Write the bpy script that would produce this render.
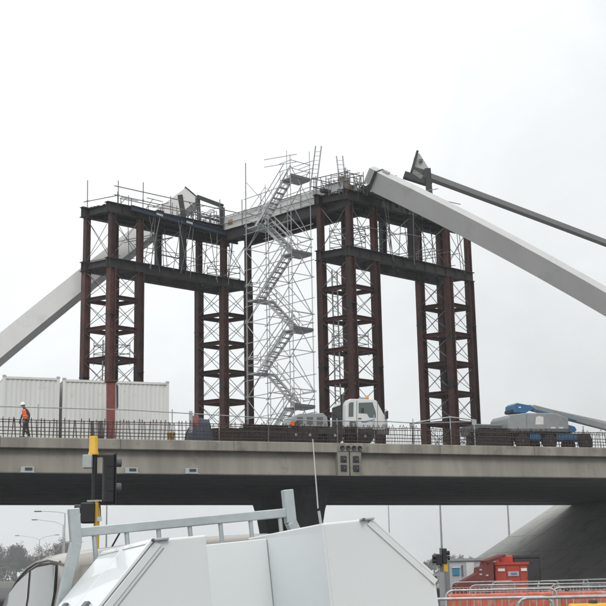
import bpy, bmesh, math, random
from mathutils import Vector as V, Matrix as M
random.seed(7)
sc = bpy.context.scene
for o in list(bpy.data.objects): bpy.data.objects.remove(o)
COL = sc.collection

# ------------------------------------------------------------------ camera
F606 = 1240.0                       # focal length in pixels of the 606 px photograph
PITCH, ROLL = math.radians(12.24), math.radians(1.1)
CAM = V((0, 0, 1.5))
fw = V((0, math.cos(PITCH), math.sin(PITCH)))
up0 = V((0, -math.sin(PITCH), math.cos(PITCH)))
rt = V((1, 0, 0)) * math.cos(ROLL) - up0 * math.sin(ROLL)
up = up0 * math.cos(ROLL) + V((1, 0, 0)) * math.sin(ROLL)
cd = bpy.data.cameras.new('camera'); co = bpy.data.objects.new('camera', cd); COL.objects.link(co)
co.matrix_world = M(((rt.x, up.x, -fw.x, CAM.x), (rt.y, up.y, -fw.y, CAM.y), (rt.z, up.z, -fw.z, CAM.z), (0, 0, 0, 1)))
cd.sensor_width = 36; cd.sensor_fit = 'HORIZONTAL'; cd.lens = 36 * F606 / 606
cd.clip_start = 0.1; cd.clip_end = 4000
sc.camera = co

# ------------------------------------------------------------------ sky, sun, exposure
SUN_EL, SUN_AZ = math.radians(50), math.radians(168)      # azimuth from +Y towards +X
w = bpy.data.worlds.new('World'); sc.world = w; w.use_nodes = True
nt = w.node_tree; nt.nodes.clear()
def N(t, **k):
    n = nt.nodes.new(t)
    for a, b in k.items(): setattr(n, a, b)
    return n
sky = N('ShaderNodeTexSky', sky_type='NISHITA', sun_disc=False, sun_elevation=SUN_EL, sun_rotation=SUN_AZ)
sky.dust_density = 4.0; sky.air_density = 1.0
hs = N('ShaderNodeHueSaturation'); hs.inputs['Saturation'].default_value = 0.18
nt.links.new(sky.outputs[0], hs.inputs['Color'])
tc = N('ShaderNodeTexCoord'); sx = N('ShaderNodeSeparateXYZ'); nt.links.new(tc.outputs['Generated'], sx.inputs[0])
grad = N('ShaderNodeMapRange'); grad.inputs['From Min'].default_value = 0.0; grad.inputs['From Max'].default_value = 1.0
grad.inputs['To Min'].default_value = 9.4; grad.inputs['To Max'].default_value = 14.5      # overcast: brighter overhead
nt.links.new(sx.outputs['Z'], grad.inputs['Value'])
# the cloud deck thins out towards the left of the view
sd = V((math.cos(SUN_EL) * math.sin(SUN_AZ), math.cos(SUN_EL) * math.cos(SUN_AZ), math.sin(SUN_EL)))
dot = N('ShaderNodeVectorMath', operation='DOT_PRODUCT'); dot.inputs[1].default_value = V((-0.80, 0.25, 0.55)).normalized()
nrm = N('ShaderNodeVectorMath', operation='NORMALIZE'); nt.links.new(tc.outputs['Generated'], nrm.inputs[0])
nt.links.new(nrm.outputs[0], dot.inputs[0])
glow = N('ShaderNodeMapRange'); glow.inputs['From Min'].default_value = -0.15; glow.inputs['From Max'].default_value = 0.85
glow.inputs['To Min'].default_value = 0.58; glow.inputs['To Max'].default_value = 1.27
nt.links.new(dot.outputs['Value'], glow.inputs['Value'])
noi = N('ShaderNodeTexNoise'); noi.inputs['Scale'].default_value = 4.5; noi.inputs['Detail'].default_value = 7; noi.inputs['Roughness'].default_value = 0.55; noi.inputs['Distortion'].default_value = 0.6
nt.links.new(nrm.outputs[0], noi.inputs['Vector'])
cr = N('ShaderNodeMapRange'); cr.inputs['From Min'].default_value = 0.3; cr.inputs['From Max'].default_value = 0.7
cr.inputs['To Min'].default_value = 0.87; cr.inputs['To Max'].default_value = 1.08
nt.links.new(noi.outputs['Fac'], cr.inputs['Value'])
m1 = N('ShaderNodeMath', operation='MULTIPLY'); nt.links.new(grad.outputs[0], m1.inputs[0]); nt.links.new(glow.outputs[0], m1.inputs[1])
m2 = N('ShaderNodeMath', operation='MULTIPLY'); nt.links.new(m1.outputs[0], m2.inputs[0]); nt.links.new(cr.outputs[0], m2.inputs[1])
tint = N('ShaderNodeMixRGB', blend_type='MULTIPLY'); tint.inputs[0].default_value = 1.0
tint.inputs[2].default_value = (0.965, 0.995, 1.005, 1); nt.links.new(m2.outputs[0], tint.inputs[1])
mix = N('ShaderNodeMixRGB'); mix.inputs[0].default_value = 0.9
nt.links.new(hs.outputs[0], mix.inputs[1]); nt.links.new(tint.outputs[0], mix.inputs[2])
bg = N('ShaderNodeBackground'); bg.inputs['Strength'].default_value = 0.1
nt.links.new(mix.outputs[0], bg.inputs['Color'])
wo = N('ShaderNodeOutputWorld'); nt.links.new(bg.outputs[0], wo.inputs['Surface'])
sl = bpy.data.lights.new('sun', 'SUN'); so = bpy.data.objects.new('sun', sl); COL.objects.link(so)
sl.energy = 1.2; sl.angle = math.radians(25); sl.color = (1, 0.97, 0.93)
so.rotation_euler = (-sd).to_track_quat('-Z', 'Y').to_euler()
so.location = (0, 0, 60)
vs = sc.view_settings; vs.view_transform = 'Standard'; vs.look = 'None'; vs.exposure = 0.13; vs.gamma = 1.0; vs.use_curve_mapping = False
sc.render.engine = 'CYCLES'

# ------------------------------------------------------------------ helpers
def ray(px, py): return fw + rt * ((px - 303) / F606) - up * ((py - 303) / F606)
def atY(px, py, Y): d = ray(px, py); return CAM + d * (Y / d.y)
def atZ(px, py, Z): d = ray(px, py); return CAM + d * ((Z - CAM.z) / d.z)
def onplane(px, py, p0, n): d = ray(px, py); return CAM + d * ((p0 - CAM).dot(n) / d.dot(n))

def mat(name, col, rough=0.7, metal=0.0, var=0.12, scale=3.0, bump=0.0, spec=0.5, col2=None, detail=4, streak=False, coat=0.0, patch=None, orand=0.0):
    m = bpy.data.materials.new(name); m.use_nodes = True; t = m.node_tree; b = t.nodes['Principled BSDF']
    b.inputs['Roughness'].default_value = rough; b.inputs['Metallic'].default_value = metal
    b.inputs['Specular IOR Level'].default_value = spec; b.inputs['Coat Weight'].default_value = coat
    g = t.nodes.new('ShaderNodeNewGeometry')
    v = g.outputs['Position']
    if streak:
        mp = t.nodes.new('ShaderNodeMapping'); mp.inputs['Scale'].default_value = (1, 1, 0.12)
        t.links.new(v, mp.inputs['Vector']); v = mp.outputs[0]
    n = t.nodes.new('ShaderNodeTexNoise'); n.inputs['Scale'].default_value = scale; n.inputs['Detail'].default_value = detail; n.inputs['Roughness'].default_value = 0.62
    t.links.new(v, n.inputs['Vector'])
    r = t.nodes.new('ShaderNodeValToRGB')
    a = [max(0, c * (1 - var)) for c in col]; c2 = col2 if col2 else [min(1, c * (1 + var)) for c in col]
    r.color_ramp.elements[0].position = 0.32; r.color_ramp.elements[1].position = 0.68
    r.color_ramp.elements[0].color = (*a, 1); r.color_ramp.elements[1].color = (*c2, 1)
    t.links.new(n.outputs['Fac'], r.inputs['Fac'])
    out = r.outputs[0]
    if patch:                                    # (colour, scale, threshold): shaped patches of dirt or rust
        pn = t.nodes.new('ShaderNodeTexNoise'); pn.inputs['Scale'].default_value = patch[1]; pn.inputs['Detail'].default_value = 6; pn.inputs['Roughness'].default_value = 0.7
        t.links.new(g.outputs['Position'], pn.inputs['Vector'])
        pr = t.nodes.new('ShaderNodeMapRange'); pr.inputs['From Min'].default_value = patch[2]; pr.inputs['From Max'].default_value = patch[2] + 0.13
        t.links.new(pn.outputs['Fac'], pr.inputs['Value'])
        mx = t.nodes.new('ShaderNodeMixRGB'); t.links.new(pr.outputs[0], mx.inputs[0]); t.links.new(out, mx.inputs[1]); mx.inputs[2].default_value = (*patch[0], 1)
        out = mx.outputs[0]
    if orand:
        oi = t.nodes.new('ShaderNodeObjectInfo'); om = t.nodes.new('ShaderNodeMapRange'); om.inputs['To Min'].default_value = 1 - orand; om.inputs['To Max'].default_value = 1 + orand
        t.links.new(oi.outputs['Random'], om.inputs['Value']); mm = t.nodes.new('ShaderNodeVectorMath'); mm.operation = 'SCALE'
        t.links.new(out, mm.inputs[0]); t.links.new(om.outputs[0], mm.inputs['Scale']); out = mm.outputs[0]
    t.links.new(out, b.inputs['Base Color'])
    if bump:
        bn = t.nodes.new('ShaderNodeTexNoise'); bn.inputs['Scale'].default_value = scale * 9; bn.inputs['Detail'].default_value = 5
        t.links.new(g.outputs['Position'], bn.inputs['Vector'])
        bb = t.nodes.new('ShaderNodeBump'); bb.inputs['Strength'].default_value = bump; bb.inputs['Distance'].default_value = 0.02
        t.links.new(bn.outputs['Fac'], bb.inputs['Height']); t.links.new(bb.outputs[0], b.inputs['Normal'])
    return m
def glass(name, col=(0.03, 0.04, 0.045), rough=0.06):
    m = bpy.data.materials.new(name); m.use_nodes = True; b = m.node_tree.nodes['Principled BSDF']
    b.inputs['Base Color'].default_value = (*col, 1); b.inputs['Roughness'].default_value = rough; b.inputs['Specular IOR Level'].default_value = 0.7
    return m

MT = dict(
    oxide=mat('oxide_primer', (0.050, 0.019, 0.016), 0.75, var=0.35, scale=1.6, col2=(0.085, 0.032, 0.026), patch=((0.032, 0.018, 0.018), 1.1, 0.54), orand=0.35),
    oxred=mat('red_primer', (0.20, 0.05, 0.04), 0.7, var=0.25, scale=2.0),
    steel=mat('mill_steel', (0.019, 0.018, 0.021), 0.65, var=0.3, scale=1.4, col2=(0.030, 0.026, 0.027), patch=((0.055, 0.03, 0.024), 1.6, 0.56), orand=0.35),
    dsteel=mat('dark_bracket_steel', (0.022, 0.022, 0.025), 0.6, var=0.3, scale=3),
    blue=mat('blue_beam_paint', (0.018, 0.03, 0.06), 0.55, var=0.25, scale=2.5),
    galv=mat('galvanised_tube', (0.40, 0.41, 0.41), 0.5, metal=0.3, var=0.22, scale=6, orand=0.22),
    galvd=mat('weathered_tube', (0.18, 0.18, 0.18), 0.55, metal=0.3, var=0.3, scale=6, orand=0.35),
    stair=mat('stair_aluminium', (0.50, 0.51, 0.51), 0.5, metal=0.25, var=0.15, scale=4, orand=0.12),
    alu=mat('aluminium_rack', (0.44, 0.48, 0.49), 0.42, metal=0.35, var=0.08, scale=9, bump=0.05),
    conc=mat('fascia_concrete', (0.255, 0.24, 0.21), 0.9, var=0.16, scale=0.7, bump=0.15, col2=(0.34, 0.32, 0.28), streak=True, patch=((0.17, 0.16, 0.14), 0.55, 0.56)),
    edge=mat('edge_beam_concrete', (0.25, 0.235, 0.205), 0.9, var=0.2, scale=1.1, bump=0.15, col2=(0.36, 0.34, 0.29), streak=True, patch=((0.16, 0.15, 0.135), 0.8, 0.57)),
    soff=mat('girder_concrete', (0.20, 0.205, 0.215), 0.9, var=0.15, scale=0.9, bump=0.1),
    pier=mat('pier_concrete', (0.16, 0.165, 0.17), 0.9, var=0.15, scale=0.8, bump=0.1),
    slope=mat('slope_concrete', (0.33, 0.325, 0.305), 0.92, var=0.14, scale=0.5, bump=0.2, patch=((0.25, 0.247, 0.235), 0.5, 0.53), orand=0.06),
    rib=mat('arch_white_paint', (0.49, 0.49, 0.48), 0.5, var=0.05, scale=0.6, patch=((0.425, 0.425, 0.415), 0.8, 0.56), streak=True),
    ribd=mat('arch_grey_primer', (0.20, 0.205, 0.2), 0.6, var=0.06, scale=0.6),
    cont=mat('container_white', (0.68, 0.685, 0.66), 0.55, var=0.05, scale=1.2, patch=((0.54, 0.52, 0.47), 1.3, 0.6), streak=True),
    panel=mat('hoarding_grey', (0.60, 0.605, 0.60), 0.6, var=0.08, scale=1.3),
    ply=mat('plywood', (0.34, 0.23, 0.14), 0.8, var=0.2, scale=3),
    timber=mat('timber', (0.17, 0.125, 0.09), 0.85, var=0.25, scale=5, orand=0.3),
    white=mat('body_white', (0.70, 0.725, 0.73), 0.28, var=0.02, scale=0.3, bump=0.10, coat=0.4, patch=((0.655, 0.67, 0.665), 2.4, 0.58), orand=0.025),
    cabw=mat('truck_white', (0.72, 0.73, 0.72), 0.35, var=0.03, scale=2.0, coat=0.2),
    champ=mat('silver_beige_paint', (0.31, 0.285, 0.26), 0.35, metal=0.35, var=0.03, scale=3, coat=0.4),
    rubber=mat('rubber', (0.02, 0.02, 0.021), 0.85, var=0.2, scale=8),
    black=mat('signal_black', (0.014, 0.014, 0.016), 0.5, var=0.2, scale=8),
    dark=mat('dark_machine', (0.035, 0.036, 0.04), 0.7, var=0.3, scale=3),
    dgrey=mat('grey_trim', (0.12, 0.125, 0.13), 0.6, var=0.15, scale=5),
    lgrey=mat('light_grey_box', (0.42, 0.44, 0.45), 0.5, var=0.06, scale=5),
    yellow=mat('signal_yellow', (0.66, 0.38, 0.02), 0.5, var=0.08, scale=6),
    orange=mat('hivis_orange', (0.85, 0.13, 0.03), 0.7, var=0.1, scale=20),
    omesh=mat('orange_barrier', (0.52, 0.12, 0.07), 0.7, var=0.2, scale=3, patch=((0.55, 0.25, 0.19), 3.5, 0.55)),
    red=mat('red_paint', (0.45, 0.05, 0.025), 0.55, var=0.15, scale=2, patch=((0.30, 0.06, 0.04), 2.2, 0.58)),
    redd=mat('dark_red_paint', (0.16, 0.035, 0.03), 0.7, var=0.2, scale=2),
    lgre=mat('lift_grey', (0.30, 0.315, 0.315), 0.5, var=0.08, scale=2.5),
    lblue=mat('lift_blue', (0.035, 0.14, 0.30), 0.45, var=0.12, scale=4),
    rust=mat('rebar_rust', (0.062, 0.04, 0.032), 0.85, var=0.35, scale=8),
    asph=mat('asphalt', (0.05, 0.05, 0.052), 0.9, var=0.2, scale=1.5, bump=0.4),
    kerb=mat('kerb_concrete', (0.3, 0.295, 0.28), 0.9, var=0.15, scale=2, bump=0.2),
    grass=mat('verge_ground', (0.085, 0.085, 0.065), 0.95, var=0.35, scale=0.4, patch=((0.055, 0.06, 0.035), 0.15, 0.5)),
    bark=mat('bark', (0.07, 0.055, 0.045), 0.9, var=0.25, scale=4),
    leaf1=mat('leaf_grey_green', (0.045, 0.06, 0.035), 0.8, var=0.35, scale=1.2),
    leaf2=mat('leaf_dark_green', (0.03, 0.045, 0.026), 0.8, var=0.35, scale=1.2),
    leaf3=mat('twig_russet', (0.11, 0.07, 0.055), 0.85, var=0.3, scale=1.5),
    skin=mat('skin', (0.45, 0.26, 0.19), 0.6, var=0.05, scale=20),
    navy=mat('work_trousers', (0.04, 0.042, 0.05), 0.85, var=0.2, scale=12),
    helmet=mat('helmet_white', (0.75, 0.75, 0.73), 0.35, var=0.03, scale=6),
    lamp=mat('lamp_lens', (0.35, 0.37, 0.38), 0.25, var=0.1, scale=8),
    amber=mat('amber_beacon', (0.7, 0.28, 0.02), 0.3, var=0.05, scale=8),
    teal=mat('teal_panel', (0.03, 0.22, 0.34), 0.5, var=0.1, scale=4),
    tarp=mat('blue_tarpaulin', (0.035, 0.05, 0.085), 0.7, var=0.3, scale=3),
    tarpr=mat('faded_red_sheet', (0.20, 0.07, 0.06), 0.75, var=0.3, scale=4),
    decal=mat('white_decal', (0.75, 0.74, 0.72), 0.5, var=0.05, scale=6),
    decalb=mat('blue_decal', (0.12, 0.2, 0.42), 0.5, var=0.05, scale=6),
    glass=glass('dark_glass'), winglass=glass('cab_glass', (0.10, 0.125, 0.125), 0.08), uteglass=glass('ute_glass', (0.16, 0.165, 0.165), 0.05),
    socket=mat('socket_black', (0.022, 0.023, 0.026), 0.5, var=0.2, scale=10),
)

class MB:
    def __init__(s): s.v = []; s.f = []; s.sm = []
    def add(s, vs, fs, smooth=False):
        n = len(s.v); s.v += [V(p) for p in vs]; s.f += [[i + n for i in f] for f in fs]; s.sm += [smooth] * len(fs); return s
    def box(s, c, sz, ax=None):
        c = V(c); X, Y, Z = ax if ax else (V((1, 0, 0)), V((0, 1, 0)), V((0, 0, 1)))
        X, Y, Z = X * sz[0] / 2, Y * sz[1] / 2, Z * sz[2] / 2
        vs = [c + X * a + Y * b + Z * d for d in (-1, 1) for b in (-1, 1) for a in (-1, 1)]
        return s.add(vs, [(0, 2, 3, 1), (4, 5, 7, 6), (0, 1, 5, 4), (1, 3, 7, 5), (3, 2, 6, 7), (2, 0, 4, 6)])
    def extr(s, poly, p0, p1, ax, ay, poly1=None, caps=True):
        """closed polygon in (ax, ay) swept p0 -> p1"""
        n = len(poly); q = poly1 or poly
        vs = [p0 + ax * a + ay * b for a, b in poly] + [p1 + ax * a + ay * b for a, b in q]
        fs = [(i, (i + 1) % n, n + (i + 1) % n, n + i) for i in range(n)]
        if caps: fs += [tuple(range(n - 1, -1, -1)), tuple(range(n, 2 * n))]
        return s.add(vs, fs)
    def frame(s, p0, p1, upv):
        d = (p1 - p0).normalized(); x = d.cross(upv)
        if x.length < 1e-4: x = d.cross(V((1, 0, 0)))
        x.normalize(); return d, x, x.cross(d)
    def bar(s, p0, p1, wd, h, upv=V((0, 0, 1))):
        p0, p1 = V(p0), V(p1); d, x, y = s.frame(p0, p1, upv)
        return s.extr([(-wd / 2, -h / 2), (wd / 2, -h / 2), (wd / 2, h / 2), (-wd / 2, h / 2)], p0, p1, x, y)
    def ibeam(s, p0, p1, h, b, tw=0.02, tf=0.035, upv=V((0, 0, 1))):
        p0, p1 = V(p0), V(p1); d, x, y = s.frame(p0, p1, upv)
        H, B, W = h / 2, b / 2, tw / 2
        poly = [(-B, -H), (B, -H), (B, -H + tf), (W, -H + tf), (W, H - tf), (B, H - tf), (B, H), (-B, H), (-B, H - tf), (-W, H - tf), (-W, -H + tf), (-B, -H + tf)]
        n = 12
        vs = [p0 + x * a + y * c for a, c in poly] + [p1 + x * a + y * c for a, c in poly]
        fs = [(i, (i + 1) % n, n + (i + 1) % n, n + i) for i in range(n)]
        for k, r in ((0, 1), (n, 0)):
            caps = [(0, 1, 2, 3, 10, 11), (3, 4, 9, 10), (4, 5, 6, 7, 8, 9)]
            fs += [tuple(i + k for i in (c[::-1] if r else c)) for c in caps]
        return s.add(vs, fs)
    def tube(s, p0, p1, r, seg=6, r1=None):
        p0, p1 = V(p0), V(p1); d, x, y = s.frame(p0, p1, V((0, 0, 1))); r1 = r if r1 is None else r1
        cs = [(math.cos(2 * math.pi * i / seg), math.sin(2 * math.pi * i / seg)) for i in range(seg)]
        vs = [p0 + (x * a + y * b) * r for a, b in cs] + [p1 + (x * a + y * b) * r1 for a, b in cs]
        s.add(vs, [(i, (i + 1) % seg, seg + (i + 1) % seg, seg + i) for i in range(seg)], True)
        s.add(vs[:seg], [tuple(range(seg - 1, -1, -1))]); return s.add(vs[seg:], [tuple(range(seg))])
    def path(s, pts, r, seg=6):
        for a, b in zip(pts[:-1], pts[1:]): s.tube(a, b, r, seg)
        return s
    def lathe(s, prof, c, seg=14, axis=V((0, 0, 1)), upv=V((1, 0, 0))):
        x = upv; y = axis.cross(x); vs = []
        for r, h in prof:
            for i in range(seg):
                a = 2 * math.pi * i / seg; vs.append(V(c) + axis * h + (x * math.cos(a) + y * math.sin(a)) * r)
        k = len(prof); fs = [(j * seg + i, j * seg + (i + 1) % seg, (j + 1) * seg + (i + 1) % seg, (j + 1) * seg + i) for j in range(k - 1) for i in range(seg)]
        s.add(vs, fs, True); s.add(vs[:seg], [tuple(range(seg - 1, -1, -1))]); return s.add(vs[-seg:], [tuple(range(seg))])
    def build(s, name, m, parent=None, bevel=0.0, recalc=False):
        off = V((0, 0, 0)); p = parent
        while p is not None: off += p.location; p = p.parent
        me = bpy.data.meshes.new(name); me.from_pydata([tuple(q - off) for q in s.v], [], s.f); me.update()
        if recalc:
            b = bmesh.new(); b.from_mesh(me); bmesh.ops.recalc_face_normals(b, faces=b.faces); b.to_mesh(me); b.free()
        for pl, sm in zip(me.polygons, s.sm): pl.use_smooth = sm
        me.materials.append(MT[m] if isinstance(m, str) else m)
        o = bpy.data.objects.new(name, me); COL.objects.link(o)
        if parent is not None: o.parent = parent
        if bevel:
            bm_ = o.modifiers.new('bevel', 'BEVEL'); bm_.width = bevel; bm_.segments = 2; bm_.limit_method = 'ANGLE'
        return o
def tag(o, label, cat, group=None):
    o['label'] = label; o['category'] = cat
    if group: o['group'] = group
    return o
def thing(name, label, cat, loc=(0, 0, 0), group=None):
    o = bpy.data.objects.new(name, None); COL.objects.link(o); o.location = loc; o.empty_display_size = 0.3
    return tag(o, label, cat, group)
def struct(name, mb, m):
    o = mb.build(name, m); o['kind'] = 'structure'; return o
UP = V((0, 0, 1))

# ------------------------------------------------------------------ ground
struct('ground', MB().add([(-700, -90, -0.004), (700, -90, -0.004), (700, 850, -0.004), (-700, 850, -0.004)], [(0, 1, 2, 3)]), 'grass')
struct('road', MB().add([(-60, -60, 0), (60, -60, 0), (60, 190, 0), (-60, 190, 0)], [(0, 1, 2, 3)]), 'asph')

# ------------------------------------------------------------------ the bridge
BA = V((-15.09, 61.21, 0)); BU = V((0.939, 0.344, 0)).normalized(); BN = V((-BU.y, BU.x, 0))
ZD = 8.30                                            # deck level
def B(s, t, z): return BA + BU * s + BN * t + UP * z
def fpt(px, py, t=0.0): return onplane(px, py, B(0, t, 0), BN)     # pixel -> point on the plane t metres in from the bridge face
def sOf(p): return (p - BA).dot(BU)
br = thing('road_bridge', 'long grey concrete road bridge crossing the whole picture', 'bridge', B(10, 14, 0))
S0, S1, WID = -42.0, 78.0, 28.6
def run(name, m, poly, s0, s1, parent=br, **k):
    return MB().extr([(a, b) for a, b in poly], B(s0, 0, 0), B(s1, 0, 0), BN, UP).build(name, m, parent, recalc=True, **k)
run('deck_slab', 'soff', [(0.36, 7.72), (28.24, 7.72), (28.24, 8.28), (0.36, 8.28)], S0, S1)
s = S0; rng = random.Random(3)
while s < S1:                                        # edge beam cast in lengths, each a hair out of line
    j = rng.uniform(-0.006, 0.006); e = min(s + 6.0, S1)
    run('edge_beam', 'edge', [(-0.13 + j, 7.80), (-0.10 + j, 7.77), (0.35, 7.77), (0.35, 8.30 + j), (-0.10 + j, 8.30 + j), (-0.13 + j, 8.27)], s + 0.012, e - 0.012)
    s = e
s = S0
while s < S1:
    j = rng.uniform(-0.008, 0.008); e = min(s + 40.0, S1)
    run('fascia_beam', 'conc', [(0.28 + j, 7.765), (0.20 + j, 7.40), (0.10 + j, 6.60), (0.12 + j, 6.55), (0.75, 6.55), (0.75, 7.765)], s + 0.003, e - 0.003)
    s = e
run('far_fascia_beam', 'conc', [(WID, 6.55), (WID, 8.30), (WID - 0.35, 8.30), (WID - 0.35, 7.7), (WID - 0.75, 7.7), (WID - 0.75, 6.55)], S0, S1)
t = 0.82; k = 0
while t < WID - 1.0:                                 # soffit girders side by side
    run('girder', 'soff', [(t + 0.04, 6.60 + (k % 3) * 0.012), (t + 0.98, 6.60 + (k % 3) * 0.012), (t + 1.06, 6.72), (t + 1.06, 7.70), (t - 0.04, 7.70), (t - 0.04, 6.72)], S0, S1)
    t += 1.115; k += 1
# V shaped pier
s_p = sOf(fpt(300, 475)) + 4.3
pr_t = 13.5
for sg, tt, tb in ((1, 9.6, 12.2), (-1, 17.6, 14.6)):
    mb = MB()
    def ring(z, tc_, hw, hs_): return [B(s_p - 0.2 + a, tc_ + b, z) for a, b in ((-hs_, -hw + 0.1), (-hs_ + 0.1, -hw), (hs_ - 0.1, -hw), (hs_, -hw + 0.1), (hs_, hw - 0.1), (hs_ - 0.1, hw), (-hs_ + 0.1, hw), (-hs_, hw - 0.1))]
    zs = [(-0.3, tb, 0.9, 0.70), (0.6, tb + (tt - tb) * 0.08, 0.9, 0.70), (5.2, tt - (tt - tb) * 0.1, 1.0, 0.72), (6.2, tt, 1.25, 0.86), (6.60, tt, 1.3, 0.9)]
    vs = []
    for z_, c_, hw, hs_ in zs: vs += ring(z_, c_, hw, hs_)
    fs = [(r * 8 + i, r * 8 + (i + 1) % 8, (r + 1) * 8 + (i + 1) % 8, (r + 1) * 8 + i) for r in range(len(zs) - 1) for i in range(8)]
    mb.add(vs, fs + [tuple(range(8)), tuple(range(len(vs) - 8, len(vs)))])
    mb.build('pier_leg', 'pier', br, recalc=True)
# floodlights under the fascia
for px in (27, 131, 191):
    c = fpt(px, 470 + (px - 27) * 0.008); s_ = sOf(c); z = c.z
    fl = MB().box(B(s_, 0.05, z + 0.02), (0.66, 0.38, 0.26), (BU, BN, UP)).build('light_fitting', 'lgrey', br, bevel=0.015)
    MB().box(B(s_ + 0.06, -0.148, z + 0.04), (0.36, 0.02, 0.15), (BU, BN, UP)).build('lens', 'glass', fl)
    MB().box(B(s_, -0.10, z - 0.125), (0.76, 0.26, 0.03), (BU, BN, UP)).build('bracket', 'lgrey', fl)
# anchor block with cable ducts
c = fpt(350, 462); s_ = sOf(c)
ab = MB().box(B(s_ - 0.02, -0.16, 8.01), (1.42, 0.16, 0.34), (BU, BN, UP)).build('anchor_block', 'edge', br, bevel=0.02)
for sx_ in (-0.36, 0.36):
    MB().box(B(s_ - 0.10 + sx_, 0.02, 7.17), (0.66, 0.46, 1.30), (BU, BN, UP)).build('anchor_plate', 'conc', ab, bevel=0.02)
    for zz in (7.42, 6.94):
        d = MB().box(B(s_ - 0.10 + sx_, -0.225, zz), (0.36, 0.06, 0.36), (BU, BN, UP)).build('duct_socket', 'socket', ab, bevel=0.05)
        MB().lathe([(0.05, 0), (0.045, 0.06), (0.02, 0.08)], B(s_ - 0.06 + sx_, -0.25, zz - 0.02), 8, -BN, UP).build('anchor_head', 'dgrey', ab)
for i in range(4):
    MB().lathe([(0.14, 0), (0.14, 0.03), (0.11, 0.035), (0.10, 0.01), (0.0, 0.01)], B(s_ - 0.53 + i * 0.34, -0.235, 8.02), 14, -BN, UP).build('round_duct', 'socket', ab)

# ------------------------------------------------------------------ abutment slope and embankment under the right end
ts, te = 38.6, 50.6
struct('abutment_slope', MB().add([B(ts, -5, 0), B(ts, 32, 0), B(te, 32, 6.75), B(te, -5, 6.75), B(te, -5, 0), B(te, 32, 0)],
       [(0, 1, 2, 3)[::-1], (0, 3, 4), (1, 5, 2), (3, 2, 5, 4)]), 'slope')
struct('embankment', MB().add([B(te, -5, 0), B(te, 32, 0), B(te, 32, 6.52), B(te, -5, 6.52), B(120, -5, 0), B(120, 32, 0), B(120, 32, 6.52), B(120, -5, 6.52)],
       [(3, 2, 6, 7), (0, 3, 7, 4), (1, 5, 6, 2), (4, 7, 6, 5)]), 'grass')
so_ = bpy.data.objects['abutment_slope']; sv_ = (B(te, 0, 6.75) - B(ts, 0, 0)); sl_ = sv_.length; sv_.normalize(); nv_ = BN.cross(sv_); nv_ = nv_ if nv_.z > 0 else -nv_
for i in range(5):                                    # cast paving slabs, joints between them
    for j in range(13):
        a0, a1 = i * sl_ / 5 + 0.02, (i + 1) * sl_ / 5 - 0.02; t0_, t1_ = -5 + j * 37 / 13 + 0.02, -5 + (j + 1) * 37 / 13 - 0.02; lift = 0.03 + rng.uniform(-.008, .008)
        q = [B(ts, t_, 0) + sv_ * a_ for t_, a_ in ((t0_, a0), (t1_, a0), (t1_, a1), (t0_, a1))]
        MB().add(q + [p + nv_ * lift for p in q], [(4, 5, 6, 7), (0, 1, 5, 4), (1, 2, 6, 5), (2, 3, 7, 6), (3, 0, 4, 7)]).build('paving_slab', 'slope', so_, recalc=True)

# ------------------------------------------------------------------ reinforcement, rail and clutter along the bridge edge
rb = thing('rebar_cage', 'rusty barrier reinforcement standing along the bridge edge', 'rebar', B(15, 0.2, ZD))
for tt, zz in ((0.06, 0.16), (0.05, 0.52), (0.05, 0.78), (0.30, 0.36), (0.28, 0.92)):
    mb = MB(); s = -6
    while s < 44:
        mb.tube(B(s, tt + rng.uniform(-.01, .01), ZD + zz + rng.uniform(-.015, .015)), B(s + 4.05, tt + rng.uniform(-.01, .01), ZD + zz + rng.uniform(-.015, .015)), 0.021, 5); s += 4
    mb.build('longitudinal_bar', 'rust', rb)
mb = MB(); s = -6.0
while s < 44:
    h = 1.0 + rng.uniform(-.12, .1); l = rng.uniform(-.09, .09)
    mb.tube(B(s, 0.04, ZD - 0.05), B(s + l, 0.05, ZD + h * 0.86), 0.015, 4)
    mb.tube(B(s + l, 0.05, ZD + h * 0.86), B(s + l, 0.17, ZD + h), 0.015, 4)
    mb.tube(B(s + l, 0.17, ZD + h), B(s + l, 0.30, ZD + h * 0.86), 0.015, 4)
    mb.tube(B(s + l, 0.30, ZD + h * 0.86), B(s + 0.02, 0.32, ZD - 0.05), 0.015, 4)
    s += 0.2 + rng.uniform(-.015, .015)
o = mb.build('stirrups', 'rust', rb); o['kind'] = 'stuff'
# bundles of bar and blocks lying behind the edge
hl = thing('edge_handrail', 'thin grey tube handrail on posts above the rebar at the bridge edge', 'handrail', B(15, 0.5, ZD))
rail_px = [(-40, 404), (0, 406.5), (60, 408), (130, 410), (190, 413.5), (250, 417), (318, 421), (345, 421), (388, 421.5), (413, 423)]
pts = [fpt(x, y, 0.55) for x, y in rail_px]
MB().path(pts, 0.028, 6).build('rail', 'galv', hl)
for x in (38, 172, 219, 268, 337, 357, 374, 413):
    i = max(j for j in range(len(rail_px)) if rail_px[j][0] <= x); i = min(i, len(rail_px) - 2)
    f_ = (x - rail_px[i][0]) / (rail_px[i + 1][0] - rail_px[i][0]); p = pts[i].lerp(pts[i + 1], f_)
    MB().tube(V((p.x, p.y, ZD)), p + UP * rng.uniform(0.02, 0.35), 0.03, 6).build('post', 'galv', hl)
tf = thing('tent_rail', 'raised handrail with peaked top bar beside the rightmost support tower', 'handrail', B(27, 0.6, ZD))
q = [fpt(412, 423, 0.6), fpt(450, 417, 0.6), fpt(474, 420, 0.6)]
MB().path(q, 0.04, 6).build('rail', 'galv', tf)
MB().tube(fpt(412, 423.5, 0.66), fpt(474, 421.5, 0.66), 0.03, 6).build('rail', 'galv', tf)
for p in q: MB().tube(V((p.x, p.y, ZD)), p + UP * 0.05, 0.035, 6).build('post', 'galv', tf)
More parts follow.
